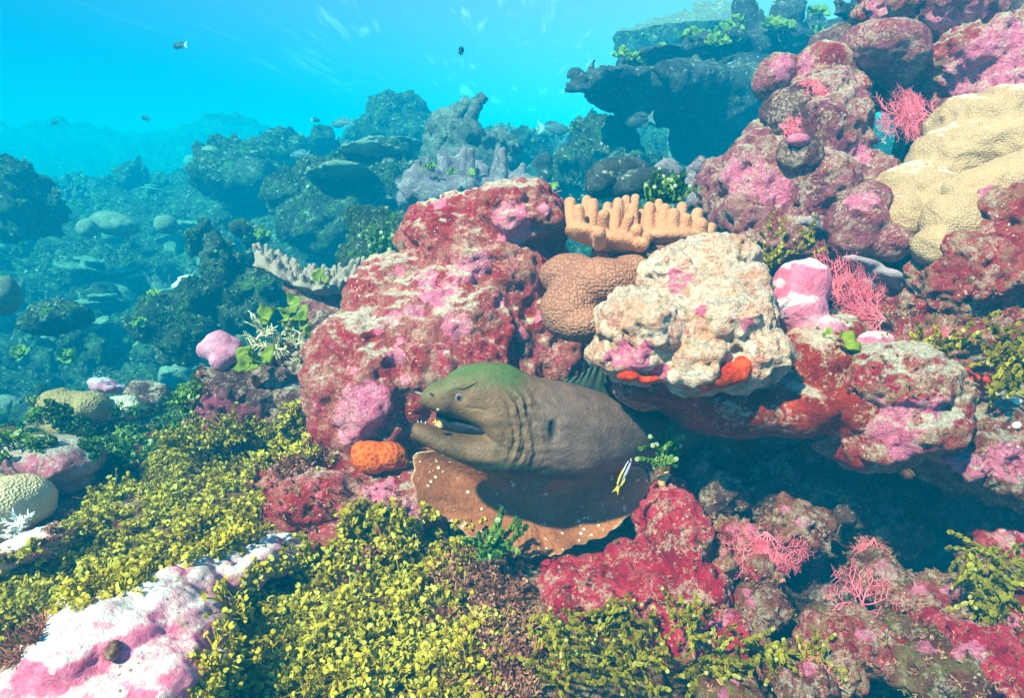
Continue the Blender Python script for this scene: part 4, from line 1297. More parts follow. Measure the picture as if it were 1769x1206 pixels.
far_blob('branching_coral', 'stubby branching mauve grey coral behind the top of the pink boulder', 'coral',
         [(760, 345, 2.5, 70, 30, .16), (840, 340, 2.5, 70, 32, .16), (900, 330, 2.52, 40, 26, .12), (720, 345, 2.5, 36, 24, .1), (800, 390, 2.55, 110, 40, .14)], 'bgmauve', .012, [('f', 14, .012), ('k', 40, .010), ('f', 60, .005)], 2, fingers)
far_blob('horned_coral', 'coral mound with two upright pointed horns in the middle distance', 'coral',
         [(800, 250, 3.1, 60, 36, .22), (770, 235, 3.15, 36, 26, .16), (850, 255, 3.1, 40, 26, .16), (810, 290, 3.1, 80, 40, .2)], 'bgcoral', .016, BGD, 2,
         [pxlimb(806, 225, 3.1, 834, 164, 3.1, 17, 6), pxlimb(775, 225, 3.15, 806, 182, 3.15, 15, 7), pxlimb(760, 225, 3.2, 770, 200, 3.2, 14, 9)])
far_blob('reef_mound', 'tall rounded mound on the hazy crest left of the horned coral', 'coral',
         [(690, 205, 4.8, 48, 36, .3), (665, 195, 4.8, 22, 22, .15), (720, 205, 4.8, 24, 22, .15), (690, 240, 4.8, 80, 40, .35)], 'bgreef', .03)
far_blob('reef_mound', 'steep overgrown mound standing at the left edge of the blue reef', 'coral',
         [(25, 325, 3.4, 46, 46, .2), (40, 370, 3.4, 62, 44, .25), (0, 350, 3.4, 60, 60, .25), (30, 290, 3.4, 22, 18, .1)], 'bgreef', .022)
far_blob('reef_mound', 'broad dark bluff with pale shelves in the middle of the blue reef', 'coral',
         [(590, 330, 3.3, 80, 54, .26), (660, 290, 3.5, 60, 40, .25), (520, 340, 3.4, 60, 46, .22), (600, 390, 3.2, 110, 50, .25), (690, 330, 3.2, 50, 50, .2)], 'bgreef', .022)
for (x, y, d, rx, lab) in ((600, 296, 3.05, 52, 'lower pale plate coral jutting from the dark bluff'), (640, 262, 3.2, 60, 'upper pale plate coral jutting from the dark bluff'), (560, 305, 3.1, 34, 'small pale plate coral on the left shoulder of the dark bluff'), (680, 250, 3.6, 60, 'wide hazy plate coral behind the dark bluff')):
    far_blob('plate_coral', lab, 'coral', [(x, y, d, rx, 6, .16), (x + 8, y + 7, d + .06, rx * .5, 8, .1)], 'bgpale', .014, [('f', 9, .035), ('f', 30, .010)], 2)
far_blob('reef_mound', 'knobbly mound topped with coral fingers left of the bluff', 'coral',
         [(430, 285, 4.2, 60, 34, .3), (380, 275, 4.2, 34, 22, .2), (470, 270, 4.3, 40, 24, .2), (500, 260, 4.5, 50, 26, .25), (430, 320, 4.1, 90, 40, .3)], 'bgreef', .026)
far_blob('round_coral', 'rounded coral ball on the left crest of the knobbly mound', 'coral', [(366, 268, 4.0, 20, 16, .07)], 'bgpale', .014, [('f', 14, .01), ('k', 40, .004)], 2)
far_blob('reef_mound', 'coral covered mound rising between the table coral and the dark round heads', 'coral',
         [(1040, 250, 3.3, 50, 46, .25), (1060, 215, 3.35, 26, 26, .12), (1010, 225, 3.35, 24, 24, .12), (1010, 300, 3.2, 60, 50, .25), (1075, 320, 3.1, 60, 50, .25), (1020, 200, 3.4, 16, 14, .08)], 'bgreef', .018)
far_blob('mushroom_coral', 'dark mushroom shaped coral knob left of the dark round heads', 'coral', [(938, 282, 2.7, 18, 15, .05), (944, 272, 2.7, 10, 9, .03), (940, 305, 2.7, 12, 20, .04)], 'bgdark', .011, [('f', 14, .02), ('f', 40, .006)], 2)
far_blob('dark_coral', 'larger dark smooth coral head behind the finger coral', 'coral', [(1062, 308, 1.98, 48, 34, .09), (1085, 295, 2.0, 38, 22, .08), (1040, 315, 1.98, 30, 30, .07)], 'bgdark', .009, [('f', 9, .014), ('f', 50, .005)], 3)
far_blob('dark_coral', 'dark oval coral head with a mauve edge in front of the larger one', 'coral', [(1118, 316, 1.85, 56, 24, .08), (1090, 325, 1.84, 32, 24, .06), (1150, 318, 1.86, 30, 20, .06)], 'bgdark', .008, [('f', 9, .012), ('f', 50, .005)], 3)
far_blob('mauve_coral', 'small mauve lump behind the dark oval coral head', 'coral', [(1150, 290, 2.0, 24, 14, .05), (1165, 298, 1.98, 14, 12, .04)], 'bgmauve', .008, [('f', 16, .012), ('f', 50, .004)], 3)
bl = []
for k in range(60):
    t = rng.random()
    x, y = 1182 + 62 * rng.random(), 275 + 85 * rng.random()
    if x - 1182 < (330 - y) * 0.3 - 6:
        continue
    bl.append((P(x, y, 1.60 + 0.06 * rng.random() + (360 - y) * 0.0006), rng.uniform(6.5, 10) * 1.65 / FPX))
far_blob('knobby_coral', 'cluster of pea like mauve coral knobs against the pink wall', 'coral', [(1215, 325, 1.70, 32, 46, .05)], 'bgmauve', .0055, [('f', 30, .003), ('f', 80, .0015)], 2, None, bl)
far_blob('round_coral', 'pale ball coral at the left in the blue reef', 'coral', [(150, 394, 3.3, 17, 17, .05)], 'bgpale', .010, [('f', 14, .006), ('k', 60, .003)], 2)
far_blob('dome_coral', 'wide pale dome coral beside the ball coral in the blue reef', 'coral', [(192, 385, 3.5, 36, 20, .1), (205, 392, 3.5, 34, 16, .1)], 'bgpale', .012, [('f', 14, .010), ('k', 60, .003)], 2)
far_blob('round_coral', 'pale ball coral half sunk right of the dome coral', 'coral', [(286, 388, 3.3, 19, 17, .06)], 'bgpale', .010, [('f', 14, .010), ('k', 60, .003)], 2)
far_blob('dome_coral', 'pale ridged coral mound cut by the left edge of the blue reef', 'coral', [(0, 510, 2.2, 30, 36, .07)], 'bgpale', .009, [('f', 14, .010), ('k', 50, .004)], 2)
far_blob('dome_coral', 'low bushy pale green coral dome in the near blue reef', 'coral', [(105, 545, 2.5, 46, 26, .12), (80, 560, 2.5, 40, 20, .1)], 'bgreef', .010, [('f', 14, .02), ('k', 40, .012), ('f', 60, .006)], 1)
far_blob('lobed_coral', 'white crusted lumps in the near blue reef left of the grey finger coral', 'coral', [(330, 485, 2.6, 20, 10, .06), (345, 490, 2.6, 14, 10, .05), (310, 495, 2.6, 14, 7, .04)], 'white', .010, [('f', 18, .02), ('f', 60, .006)], 2)
far_blob('reef_mound', 'dark overhung block with green tufts left of the grey finger coral', 'coral', [(400, 460, 2.6, 46, 50, .2), (380, 520, 2.5, 50, 50, .2), (350, 410, 2.8, 24, 18, .1), (430, 405, 2.8, 30, 16, .1), (440, 520, 2.4, 40, 46, .15)], 'bgreef', .014)
far_blob('reef_mound', 'green tufted block below the white crusted lumps', 'coral', [(290, 560, 2.5, 44, 30, .14), (330, 600, 2.4, 60, 36, .16)], 'bgreef', .013)
far_blob('reef_mound', 'dark cornered rock under the green tuft beside the pink boulder', 'coral', [(640, 400, 2.3, 30, 26, .1), (670, 430, 2.2, 44, 36, .12), (620, 440, 2.4, 40, 40, .12)], 'bgreef', .012)

# many small heads, copied over the slope
protos = []
kinds = [
    ('coral_mound', 'knobbly grey green coral head lost among the hazy rubble of the blue reef', 'bgreef', [(0, 0, 0, .10, .10, .07), (.06, .03, 0, .06, .06, .05), (-.05, .05, .01, .05, .05, .05)], [], BGD),
    ('dome_coral', 'small pale dome coral among the hazy rubble of the blue reef', 'bgpale', [(0, 0, 0.01, .075, .075, .065)], [], [('f', 14, .012), ('k', 50, .004)]),
    ('branching_coral', 'small stubby branching coral among the hazy rubble of the blue reef', 'bgcoral', [(0, 0, 0, .08, .08, .04)], 1, [('f', 14, .014), ('f', 50, .006)]),
    ('shelf_coral', 'small pale shelf coral among the hazy rubble of the blue reef', 'bgpale', [(0, 0, .06, .13, .11, .014), (0.03, 0, .02, .05, .05, .06), (.08, .06, .10, .09, .08, .012)], [], [('f', 9, .03), ('f', 30, .010)]),
    ('reef_rock', 'ragged dark block among the hazy rubble of the blue reef', 'bgreef', [(0, 0, .02, .12, .09, .10), (.05, .04, .08, .07, .06, .07), (-.07, 0, .04, .06, .06, .09)], [], BGD),
]
for (nm, lab, mt, el, br, dsp) in kinds:
    for var in range(2):
        s = Soup()
        V0, F0 = ICO[3]
        for (x, y, z, a, b, c) in el:
            s.add(V0 * np.array([a, b, c]) * rng.uniform(.9, 1.15) + np.array([x, y, z]), F0)
        if br:
            for k in range(22):
                an, rr = rng.uniform(0, 6.28), 0.075 * math.sqrt(rng.random())
                p0 = np.array([math.cos(an) * rr, math.sin(an) * rr, 0.01])
                s.limb(p0, p0 + np.array([math.cos(an) * rr * .5, math.sin(an) * rr * .5, rng.uniform(.05, .11)]), .016, .011)
        V, F = remesh(s, .008, 2)
        V = rough_up(V, F, dsp, 20 + var * 9)
        protos.append((mesh_np(nm, V, F, mt, True, None, None, (0, 0, 0)), nm, lab))
used = set()
n_sc = 0
for k in range(1400):
    if n_sc >= 300:
        break
    y = 1.95 * (11.5 / 1.95) ** (rng.random() ** 1.15)
    u = rng.uniform(-1.0, 0.42)
    if u > 0.1 and y < 2.3:
        continue
    x = u * y
    z = float(terrain(np.array([x]), np.array([y]))[0])
    i = rng.randrange(len(protos))
    ob, nm, lab = protos[i]
    if i in used:
        o = ob.copy()
        COL.objects.link(o)
    else:
        o = ob
        used.add(i)
    sc = rng.uniform(0.45, 1.25) * (0.8 + 0.10 * y)
    o.location = (x, y, z - 0.01 + rng.uniform(0, .03))
    o.scale = (sc, sc, sc * rng.uniform(.8, 1.3))
    o.rotation_euler = (rng.uniform(-.25, .25), rng.uniform(-.25, .25), rng.uniform(0, 6.28))
    tag(o, lab, 'coral', nm.replace('_', ' ') + 's scattered over the blue reef')
    n_sc += 1
for i, (ob, nm, lab) in enumerate(protos):
    if i not in used:
        bpy.data.objects.remove(ob)

# ------------------------------------------------------------------ algae
def raybvh(objs):
    Vs, Fs, n = [], [], 0
    for o in objs:
        me = o.data
        co = np.empty(len(me.vertices) * 3, np.float32)
        me.vertices.foreach_get('co', co)
        co = co.reshape(-1, 3) + wloc(o)
        Vs.append(co)
        Fs += [tuple(v + n for v in p.vertices) for p in me.polygons]
        n += len(co)
    return BVHTree.FromPolygons([tuple(v) for v in np.concatenate(Vs)], Fs)


NEAR_BVH = raybvh([near_sheet] + [o for o in ALL_FG if np.linalg.norm(wloc(o)) < 2.2])


def inpoly(x, y, poly):
    c = False
    j = len(poly) - 1
    for i in range(len(poly)):
        xi, yi = poly[i]
        xj, yj = poly[j]
        if (yi > y) != (yj > y) and x < (xj - xi) * (y - yi) / (yj - yi) + xi:
            c = not c
        j = i
    return c


class Cards:
    """collects little rounded leaves, each a shallow dome of its own"""
    def __init__(self, sides=7):
        th = np.arange(sides) * 2 * math.pi / sides
        self.T = np.concatenate([[[0, 0, .22]], np.stack([np.cos(th), np.sin(th), 0 * th], 1)])
        self.F0 = np.array([[0, 1 + i, 1 + (i + 1) % sides] for i in range(sides)])
        self.v, self.f, self.r, self.n = [], [], [], 0

    def leaf(self, c, nrm, r, rnd, squash=1.0, axis=None):
        nrm = nrm / (np.linalg.norm(nrm) + 1e-9)
        ref = axis if axis is not None else np.array([.3, .5, .8])
        a = ref - nrm * (ref @ nrm)
        a = a / (np.linalg.norm(a) + 1e-9)
        b = np.cross(nrm, a)
        V = c + r * (self.T[:, :1] * a + self.T[:, 1:2] * b * squash + self.T[:, 2:] * nrm)
        self.v.append(V)
        self.f.append(self.F0 + self.n)
        self.r.append(np.full(len(V), rnd))
        self.n += len(V)

    def tube(self, pts, r0, r1, rnd):
        V, F = tubes([(np.array(pts), np.linspace(r0, r1, len(pts)))], 4)
        F = np.concatenate([F[:, [0, 1, 2]], F[:, [0, 2, 3]]])
        self.v.append(V)
        self.f.append(F + self.n)
        self.r.append(np.full(len(V), rnd))
        self.n += len(V)

    def build(self, name, mat, **kw):
        return mesh_np(name, np.concatenate(self.v), np.concatenate(self.f), mat, True, {'rnd': np.concatenate(self.r)}, **kw)


nr_ = np.random.RandomState(3)


def sprig(cd, c, up, ht, r, base, nb=4, nl=3):
    """a stem that forks, each fork ending in a spray of small lobes"""
    up = up / np.linalg.norm(up)
    for b in range(nb):
        dirv = up + nr_.normal(size=3) * 0.40
        dirv /= np.linalg.norm(dirv)
        L = ht * nr_.uniform(.5, 1.1)
        tone = np.clip(base + nr_.normal() * .16, 0, 1)
        mid = c + dirv * L * .55
        cd.tube([c, (c + mid) / 2 + nr_.normal(size=3) * r * .4, mid], r * .24, r * .18, np.clip(tone - .35, 0, 1))
        for k in range(nl):
            w = dirv + nr_.normal(size=3) * .55
            w /= np.linalg.norm(w)
            tip = mid + w * L * nr_.uniform(.25, .5)
            cd.tube([mid, tip], r * .2, r * .2, np.clip(tone - .15, 0, 1))
            face = nr_.normal(size=3) * .7 + np.array([-.1, -.5, .25])
            face /= np.linalg.norm(face)
            sd = np.cross(face, w)
            tk = np.clip(tone + nr_.normal() * .10, 0, 1)
            for q in (-1.3, -.6, 0, .6, 1.3):
                ld = w + sd * q * .95
                ld /= np.linalg.norm(ld) + 1e-9
                rr = r * nr_.uniform(.45, .75)
                cd.leaf(tip + ld * rr * .9, face + nr_.normal(size=3) * .25, rr, np.clip(tk + (.06 if q == 0 else 0), 0, 1), nr_.uniform(.7, .95), ld)


def scatter(cd, poly, n, ht, r, base, nb=4, nl=3, upw=(-.05, -.30, 1.0), bvh=None, tuft=7):
    """tufts of sprigs, tall in the middle, splayed at the rim"""
    xs = [p[0] for p in poly]
    ys = [p[1] for p in poly]
    got = tries = 0
    bv = bvh or NEAR_BVH
    while got < n and tries < n * 4:
        tries += 1
        x, y = nr_.uniform(min(xs), max(xs)), nr_.uniform(min(ys), max(ys))
        if not inpoly(x, y, poly) or (bvh is None and inpoly(x, y, BARE)):
            continue
        hit = bv.ray_cast(Vector((0, 0, 0)), Vector(ray(x, y)))
        if hit[0] is None:
            continue
        c0, n0 = np.array(hit[0]), np.array(hit[1])
        if perlin(np.array([[x / 26.0, y / 17.0, 2.3]]))[0] < -.08:
            continue
        tone = base + 0.30 * perlin(np.array([[x / 60.0, y / 44.0, 9.3]]))[0] + nr_.normal() * .10
        size = nr_.uniform(.5, 1.0)
        tall = nr_.uniform(.35, 1.0) + .9 * nr_.rand() ** 3
        for _ in range(max(2, int(tuft * size))):
            o = nr_.normal(size=3) * .013 * size
            o = o - n0 * (o @ n0)
            up = n0 * .3 + np.array(upw) + o / .013 * .5
            hh = ht * tall * nr_.uniform(.6, 1.1) * (1 - min(.5, np.linalg.norm(o) / .05))
            sprig(cd, c0 + o - n0 * .003, up, hh, r * nr_.uniform(.8, 1.2), tone, nb, nl)
            got += 1


BARE = [(60, 1060), (200, 1030), (260, 1000), (400, 955), (480, 925), (540, 945), (450, 985), (380, 1030), (390, 1090), (410, 1130), (370, 1170), (330, 1215), (0, 1215), (10, 1140)]
MAT_A = [(165, 870), (250, 800), (330, 765), (420, 745), (520, 728), (560, 790), (455, 805), (445, 880), (470, 930), (430, 965), (330, 1000), (200, 1020), (100, 1070), (-10, 1110), (-10, 990), (60, 950), (120, 915)]
MAT_B = [(345, 1050), (430, 965), (520, 955), (640, 950), (730, 930), (820, 905), (850, 960), (800, 1000), (830, 1060), (870, 1120), (860, 1215), (330, 1215), (390, 1120)]
cd = Cards()
scatter(cd, MAT_A, 1350, .036, .0042, .62, 3, 3)
scatter(cd, MAT_B, 1100, .040, .0042, .64, 3, 3)
scatter(cd, [(520, 960), (600, 905), (700, 880), (800, 890), (830, 960), (700, 990)], 130, .034, .0046, .5)
scatter(cd, [(430, 760), (520, 715), (545, 790), (470, 800)], 90, .03, .0046, .62)
scatter(cd, [(-500, 850), (-20, 900), (-20, 1220), (900, 1220), (900, 1480), (-500, 1480)], 420, .040, .0060, .55, 3, 3)
tag(cd.build('yellow_green_algae', 'disc'), kind='stuff')
cd = Cards(6)
scatter(cd, [(700, 960), (850, 950), (900, 1030), (920, 1215), (790, 1215), (820, 1060)], 260, .03, .0030, .45, 4, 4)
scatter(cd, [(560, 960), (760, 930), (800, 1010), (640, 1030)], 110, .022, .0028, .4, 4, 4)
scatter(cd, [(110, 890), (210, 850), (200, 950), (60, 960)], 70, .02, .0030, .5, 3, 3)
scatter(cd, [(480, 760), (560, 760), (560, 810), (440, 830)], 70, .022, .0026, .4, 3, 3)
scatter(cd, [(325, 650), (352, 640), (352, 760), (320, 760)], 60, .022, .0032, .5, 3, 3)


def twigs(cd, poly, n, L, r, base):
    xs = [p[0] for p in poly]
    ys = [p[1] for p in poly]
    for _ in range(n):
        x, y = nr_.uniform(min(xs), max(xs)), nr_.uniform(min(ys), max(ys))
        if not inpoly(x, y, poly) or perlin(np.array([[x / 34.0, y / 26.0, 5.3]]))[0] < -.02:
            continue
        hit = NEAR_BVH.ray_cast(Vector((0, 0, 0)), Vector(ray(x, y)))
        if hit[0] is None:
            continue
        c, nn = np.array(hit[0]), np.array(hit[1])
        tone = np.clip(base + nr_.normal() * .25, 0, 1)
        for b in range(4):
            v = nn + nr_.normal(size=3) * .6 + np.array([0, -.2, .3])
            v /= np.linalg.norm(v)
            p1 = c + v * L * nr_.uniform(.3, .6)
            cd.tube([c, p1, p1 + (v + nr_.normal(size=3) * .4) * L * .4], r, r * .7, tone)
            for q in range(2):
                w = v + nr_.normal(size=3) * .6
                cd.tube([p1, p1 + w * L * .2, p1 + w * L * .4], r * .8, r * .7, np.clip(tone + .1, 0, 1))


twigs(cd, [(1120, 880), (1260, 860), (1769, 1010), (1769, 1215), (900, 1215), (900, 1080)], 900, .006, .0009, .55)
twigs(cd, [(700, 950), (900, 960), (930, 1215), (760, 1215)], 600, .016, .0012, .55)
twigs(cd, [(1400, 560), (1769, 480), (1769, 860), (1480, 700)], 300, .005, .0008, .55)
twigs(cd, [(440, 800), (700, 830), (720, 930), (480, 950)], 220, .008, .0009, .6)
twigs(cd, [(0, 1060), (90, 1070), (40, 1150), (0, 1160)], 160, .014, .0012, .35)
tag(cd.build('brown_turf_algae', 'mixalgae'), kind='stuff')
cd = Cards(6)
scatter(cd, [(190, 730), (330, 690), (340, 760), (250, 790), (170, 850), (170, 800)], 260, .04, .0052, .5, 4, 3)
scatter(cd, [(0, 700), (70, 700), (200, 740), (200, 790), (0, 790)], 120, .03, .005, .3, 4, 3)
tag(cd.build('green_turf_algae', 'bgalgae'), kind='stuff')


def strand_clump(label, roots, n, mat, seg, r, droop, name='strand_alga', span=(3, 6)):
    """chains of bead-like segments trailing from a root"""
    cd = Cards(6)
    for _ in range(n):
        x, y, d, dx, dy = roots[nr_.randint(len(roots))]
        p = P(x + nr_.uniform(-dx, dx), y + nr_.uniform(-dy, dy), d + nr_.uniform(-.015, .015))
        v = np.array(droop) + nr_.normal(size=3) * .55
        v /= np.linalg.norm(v)
        pts = [p]
        tone = np.clip(nr_.normal(.45, .2), 0, 1)
        for k in range(nr_.randint(*span)):
            v = v + nr_.normal(size=3) * .28 + np.array(droop) * .15
            v /= np.linalg.norm(v)
            q = pts[-1] + v * seg
            cd.leaf((pts[-1] + q) / 2, -AX_F + nr_.normal(size=3) * .5, seg * .55, np.clip(tone + nr_.normal() * .08, 0, 1), r / (seg * .55), v)
            cd.leaf((pts[-1] + q) / 2, AX_R + nr_.normal(size=3) * .5, seg * .55, np.clip(tone + nr_.normal() * .08, 0, 1), r / (seg * .55), v)
            pts.append(q)
        cd.tube(pts, r * .35, r * .25, np.clip(tone - .2, 0, 1))
        if nr_.rand() < .25:
            cd.leaf(pts[-1], -AX_F, r * .9, 1.0)
    o = cd.build(name, mat)
    return tag(o, label, 'alga')


strand_clump('tangle of olive beaded strands right of the yellow algae mat', [(960, 1090, .80, 40, 30), (1030, 1060, .82, 50, 30), (1080, 1090, .82, 50, 40), (990, 1140, .76, 70, 30), (1050, 1160, .76, 70, 30)], 140, 'strand', .009, .0028, (.3, -.2, -.2))
strand_clump('olive strand climbing the crimson rock at the bottom', [(1160, 1150, .80, 16, 20), (1190, 1100, .80, 10, 30), (1170, 1060, .82, 8, 20)], 34, 'strand', .009, .0026, (.2, -.1, .5))
strand_clump('small olive tuft on the rubble at the bottom edge', [(1270, 1130, .82, 50, 26), (1230, 1160, .8, 40, 26), (1330, 1130, .8, 30, 20)], 90, 'strand', .008, .0030, (.1, -.3, -.1))
strand_clump('lime strands on the lip of the gully', [(1395, 1135, .82, 26, 12)], 22, 'strand', .009, .0028, (.2, -.2, .3))
strand_clump('green gold fingered alga hanging at the right edge above the slab', [(1715, 575, .94, 40, 20), (1750, 610, .92, 30, 26), (1740, 640, .92, 26, 12)], 62, 'strand', .010, .0036, (-.4, -.5, -.25))
strand_clump('short green gold tuft left of the hanging one', [(1605, 605, .98, 22, 14)], 30, 'strand', .008, .0036, (0, -.4, .5))
strand_clump('green gold alga trailing over the brown rock at the lower right edge', [(1700, 965, .88, 30, 20), (1740, 1000, .88, 26, 30), (1710, 1030, .87, 24, 16)], 120, 'strand', .010, .0034, (-.2, -.5, -.4))
strand_clump('olive tuft behind the pink coralline', [(1370, 420, 1.2, 50, 22), (1330, 450, 1.16, 24, 14)], 42, 'strand', .009, .0030, (0, -.3, .6))
strand_clump('bright green tuft at the right end of the finger coral', [(1150, 345, 1.34, 26, 8)], 60, 'bgalgae', .011, .0044, (0, -.2, .9))
strand_clump('green tuft on the dark corner beside the pink boulder', [(668, 446, 2.02, 20, 14)], 90, 'bgalgae', .016, .007, (0, -.3, .6))
strand_clump('olive tuft at the foot of the dark rock column by the mat', [(395, 745, 1.22, 30, 12), (300, 770, 1.24, 20, 12)], 60, 'strand', .010, .0034, (0, -.3, .8))
strand_clump('green feathery frond in the shadow below the plate coral', [(850, 950, .93, 14, 10)], 26, 'bgalgae', .012, .0046, (.2, -.2, .7))
strand_clump('small green and yellow tuft beside the tail of the cleaner fish', [(1150, 772, 1.0, 9, 12), (1142, 795, 1.0, 7, 8)], 30, 'bgalgae', .008, .0042, (0, -.3, .5))

# leafy algae: ruffled cups built as thin solids
def leaf_cup(cd_, c, r, up, open_=0.8, ruff=0.18, phase=0.0):
    up = up / np.linalg.norm(up)
    a = np.cross(up, [.3, .9, .2])
    a /= np.linalg.norm(a)
    b = np.cross(up, a)
    n, m = 22, 6
    V = []
    for s in (0, 1):
        for i in range(n):
            t = -2.1 + 4.2 * i / (n - 1) + phase
            for k in range(m):
                q = k / (m - 1)
                rr = r * (.12 + .88 * q) * (1 + ruff * math.sin(t * 4 + phase) * q)
                hgt = r * (open_ * q * q + ruff * .8 * math.sin(t * 6 + phase * 2) * q)
                V.append(c + a * math.cos(t) * rr + b * math.sin(t) * rr + up * (hgt - s * r * .07))
    i = np.arange(n - 1)[:, None] * m
    j = np.arange(m - 1)[None, :]
    F1 = np.stack([i + j, i + j + 1, i + m + j + 1, i + m + j], -1).reshape(-1, 4)
    F2 = F1[:, ::-1] + n * m
    e = np.arange(n - 1) * m + m - 1
    F3 = np.stack([e, e + n * m, e + m + n * m, e + m], -1)
    cd_.add(np.array(V), np.concatenate([F1, F2, F3]))


def leafy(name, label, spots, mat, group=None, cat='alga'):
    s = Soup()
    for (x, y, d, rp, ux, uy) in spots:
        d = D(d)
        leaf_cup(s, P(x, y, d), rp * d / FPX, np.array([ux, -.5, uy]) + nr_.normal(size=3) * .15, nr_.uniform(.4, .9), nr_.uniform(.1, .2), nr_.uniform(0, 6))
    V, F = s.arrays()
    return tag(mesh_np(name, V, F, mat), label, cat, group)


leafy('leafy_alga', 'curled apple green leaf alga beside the mauve coralline knob', [(438, 620, 1.31, 26, 0, .3), (448, 612, 1.31, 22, .4, .6), (432, 628, 1.30, 20, -.3, .2)], 'leafy')
leafy('leafy_alga', 'rounded olive green leaves under the grey finger coral', [(470, 535, 1.55, 18, -.2, .3), (498, 528, 1.55, 20, 0, .4), (515, 545, 1.53, 18, .1, .6), (490, 550, 1.53, 16, 0, .7), (535, 555, 1.53, 20, 0, .4), (545, 580, 1.50, 20, .2, .3), (565, 572, 1.5, 18, .3, .5), (505, 570, 1.52, 16, 0, .5), (460, 560, 1.54, 12, 0, .6)], 'leafy')
leafy('leafy_alga', 'single yellow green leaf blade on the cream rock by the pink coralline', [(1455, 595, .93, 26, .1, .7), (1440, 585, .935, 16, -.6, .8)], 'leafy')
leafy('leafy_alga', 'tiny apple green leaf nestled in the grey finger coral', [(552, 478, 1.58, 12, 0, .4), (558, 484, 1.58, 9, .3, .4)], 'leafy')
for k, (x, y, d, rp, lab) in enumerate([(1075, 92, 2.85, 16, 'leftmost yellow green alga tuft on the table coral'), (1165, 85, 2.9, 20, 'yellow green alga frill above the pale finger of the table coral'), (1210, 65, 2.9, 24, 'largest yellow green alga tuft left of the upright fingers'),
                                        (1255, 60, 2.9, 24, 'yellow green alga frill at the foot of the first upright finger'), (1270, 35, 2.9, 12, 'pale green alga scrap on the first upright finger'), (1330, 42, 2.85, 18, 'green alga tuft between the two upright fingers'), (1365, 45, 2.85, 16, 'drooping green alga curl under the second upright finger'),
                                        (1405, 25, 2.9, 22, 'green alga frill on the right hand stub of the table coral'), (1430, 60, 2.9, 22, 'green alga tuft close to the reef wall'), (1440, 75, 2.8, 18, 'lime alga fringe touching the plum boulder'), (1100, 100, 2.85, 12, 'small lime alga speck on the table coral rim'), (1235, 75, 2.8, 18, 'hanging lime alga under the largest tuft')]):
    leafy('leafy_alga', lab, [(x + nr_.uniform(-rp, rp), y + nr_.uniform(-6, 6), d + nr_.uniform(-.03, .03), rp * nr_.uniform(.4, .7), nr_.uniform(-.4, .4), nr_.uniform(.3, 1)) for _ in range(7)], 'leafbg', 'algae on the table coral')
for x, y, d, rp, lab in ((740, 290, 2.4, 9, 'first lime flake low among the mauve branching coral'), (780, 300, 2.35, 9, 'middle lime flake among the mauve branching coral'), (820, 298, 2.35, 9, 'last lime flake at the right of the mauve branching coral'), (455, 405, 2.6, 12, 'lime flake on the dark overhung block'), (265, 510, 2.45, 12, 'lime flakes above the green tufted block'), (240, 560, 2.4, 10, 'lime flake left of the green tufted block'), (120, 615, 2.3, 16, 'lime leaf patch near the olive coral head'), (40, 610, 2.3, 14, 'lime leaf patch at the left edge'), (450, 500, 2.4, 10, 'lime flakes hanging by the grey finger coral'), (960, 325, 2.4, 12, 'lime flakes left of the larger dark coral head')):
    leafy('leafy_alga', lab, [(x + nr_.uniform(-.7, .7) * rp, y + nr_.uniform(-.4, .4) * rp, d + nr_.uniform(-.03, .03), rp * nr_.uniform(.55, .85), nr_.uniform(-.4, .4), nr_.uniform(.3, 1)) for _ in range(6)], 'leafbg', 'lime algae flakes on the blue reef')

# background tufts: nobody could count it
FAR = [far_sheet] + [o for o in COL.objects if o.type == 'MESH' and o.parent is None and o.data.materials and o.data.materials[0] in (M['bgreef'],) and o.name.split('.')[0] not in ('seabed', 'coral_mound', 'branching_coral', 'reef_rock')]
FAR_BVH = raybvh(FAR)
cd = Cards(5)
got = 0
for k in range(26000):
    if got > 10000:
        break
    x, y = nr_.uniform(-60, 1450), nr_.uniform(40, 780)
    oz = nr_.uniform(0, .25)
    org = Vector((nr_.uniform(-.3, .3), 0, oz))
    hit = FAR_BVH.ray_cast(org, Vector(ray(x, y)))
    if hit[0] is None or hit[3] > 11:
        continue
    c, nn = np.array(hit[0]), np.array(hit[1])
    if perlin(c[None] * 2.3)[0] + .5 * perlin(c[None] * 7)[0] + nn[2] * .5 < (-.1 if hit[3] < 4 else .05):
        continue
    got += 1
    dd_ = hit[3]
    tone = np.clip(.42 + .45 * perlin(c[None] * 3.1 + 7)[0] + nr_.normal() * .12, 0, .85)
    for b in range(5):
        of = nr_.normal(size=3) * .004 * dd_
        of = np.clip(of - nn * (of @ nn), -.006 * dd_, .006 * dd_)
        cd.leaf(c + of * .7 - nn * .0004 * dd_, nr_.normal(size=3) + nn * .5, nr_.uniform(.0012, .0030) * dd_, np.clip(tone + nr_.normal() * .12, 0, 1))
tag(cd.build('far_turf_algae', 'farturf'), kind='stuff')

# ------------------------------------------------------------------ branching fans and bushes
def branch(paths, p, v, L, r, lev, plane_n, spread, rg):
    n = 4
    pts, rad = [p], [r]
    for k in range(n):
        v = v + rg.normal(size=3) * .10
        v = v - plane_n * (v @ plane_n) * .7
        v /= np.linalg.norm(v)
        p = p + v * L / n
        pts.append(p)
        rad.append(r * (1 - .45 * (k + 1) / n))
        if lev > 0:
            for sgn in (-1, 1):
                if rg.rand() < .72:
                    side = np.cross(plane_n, v) * sgn
                    w = v * math.cos(spread) + side * math.sin(spread) + rg.normal(size=3) * .08
                    branch(paths, p, w / np.linalg.norm(w), L * rg.uniform(.45, .62), r * .58, lev - 1, plane_n, spread, rg)
    paths.append((np.array(pts), np.array(rad)))


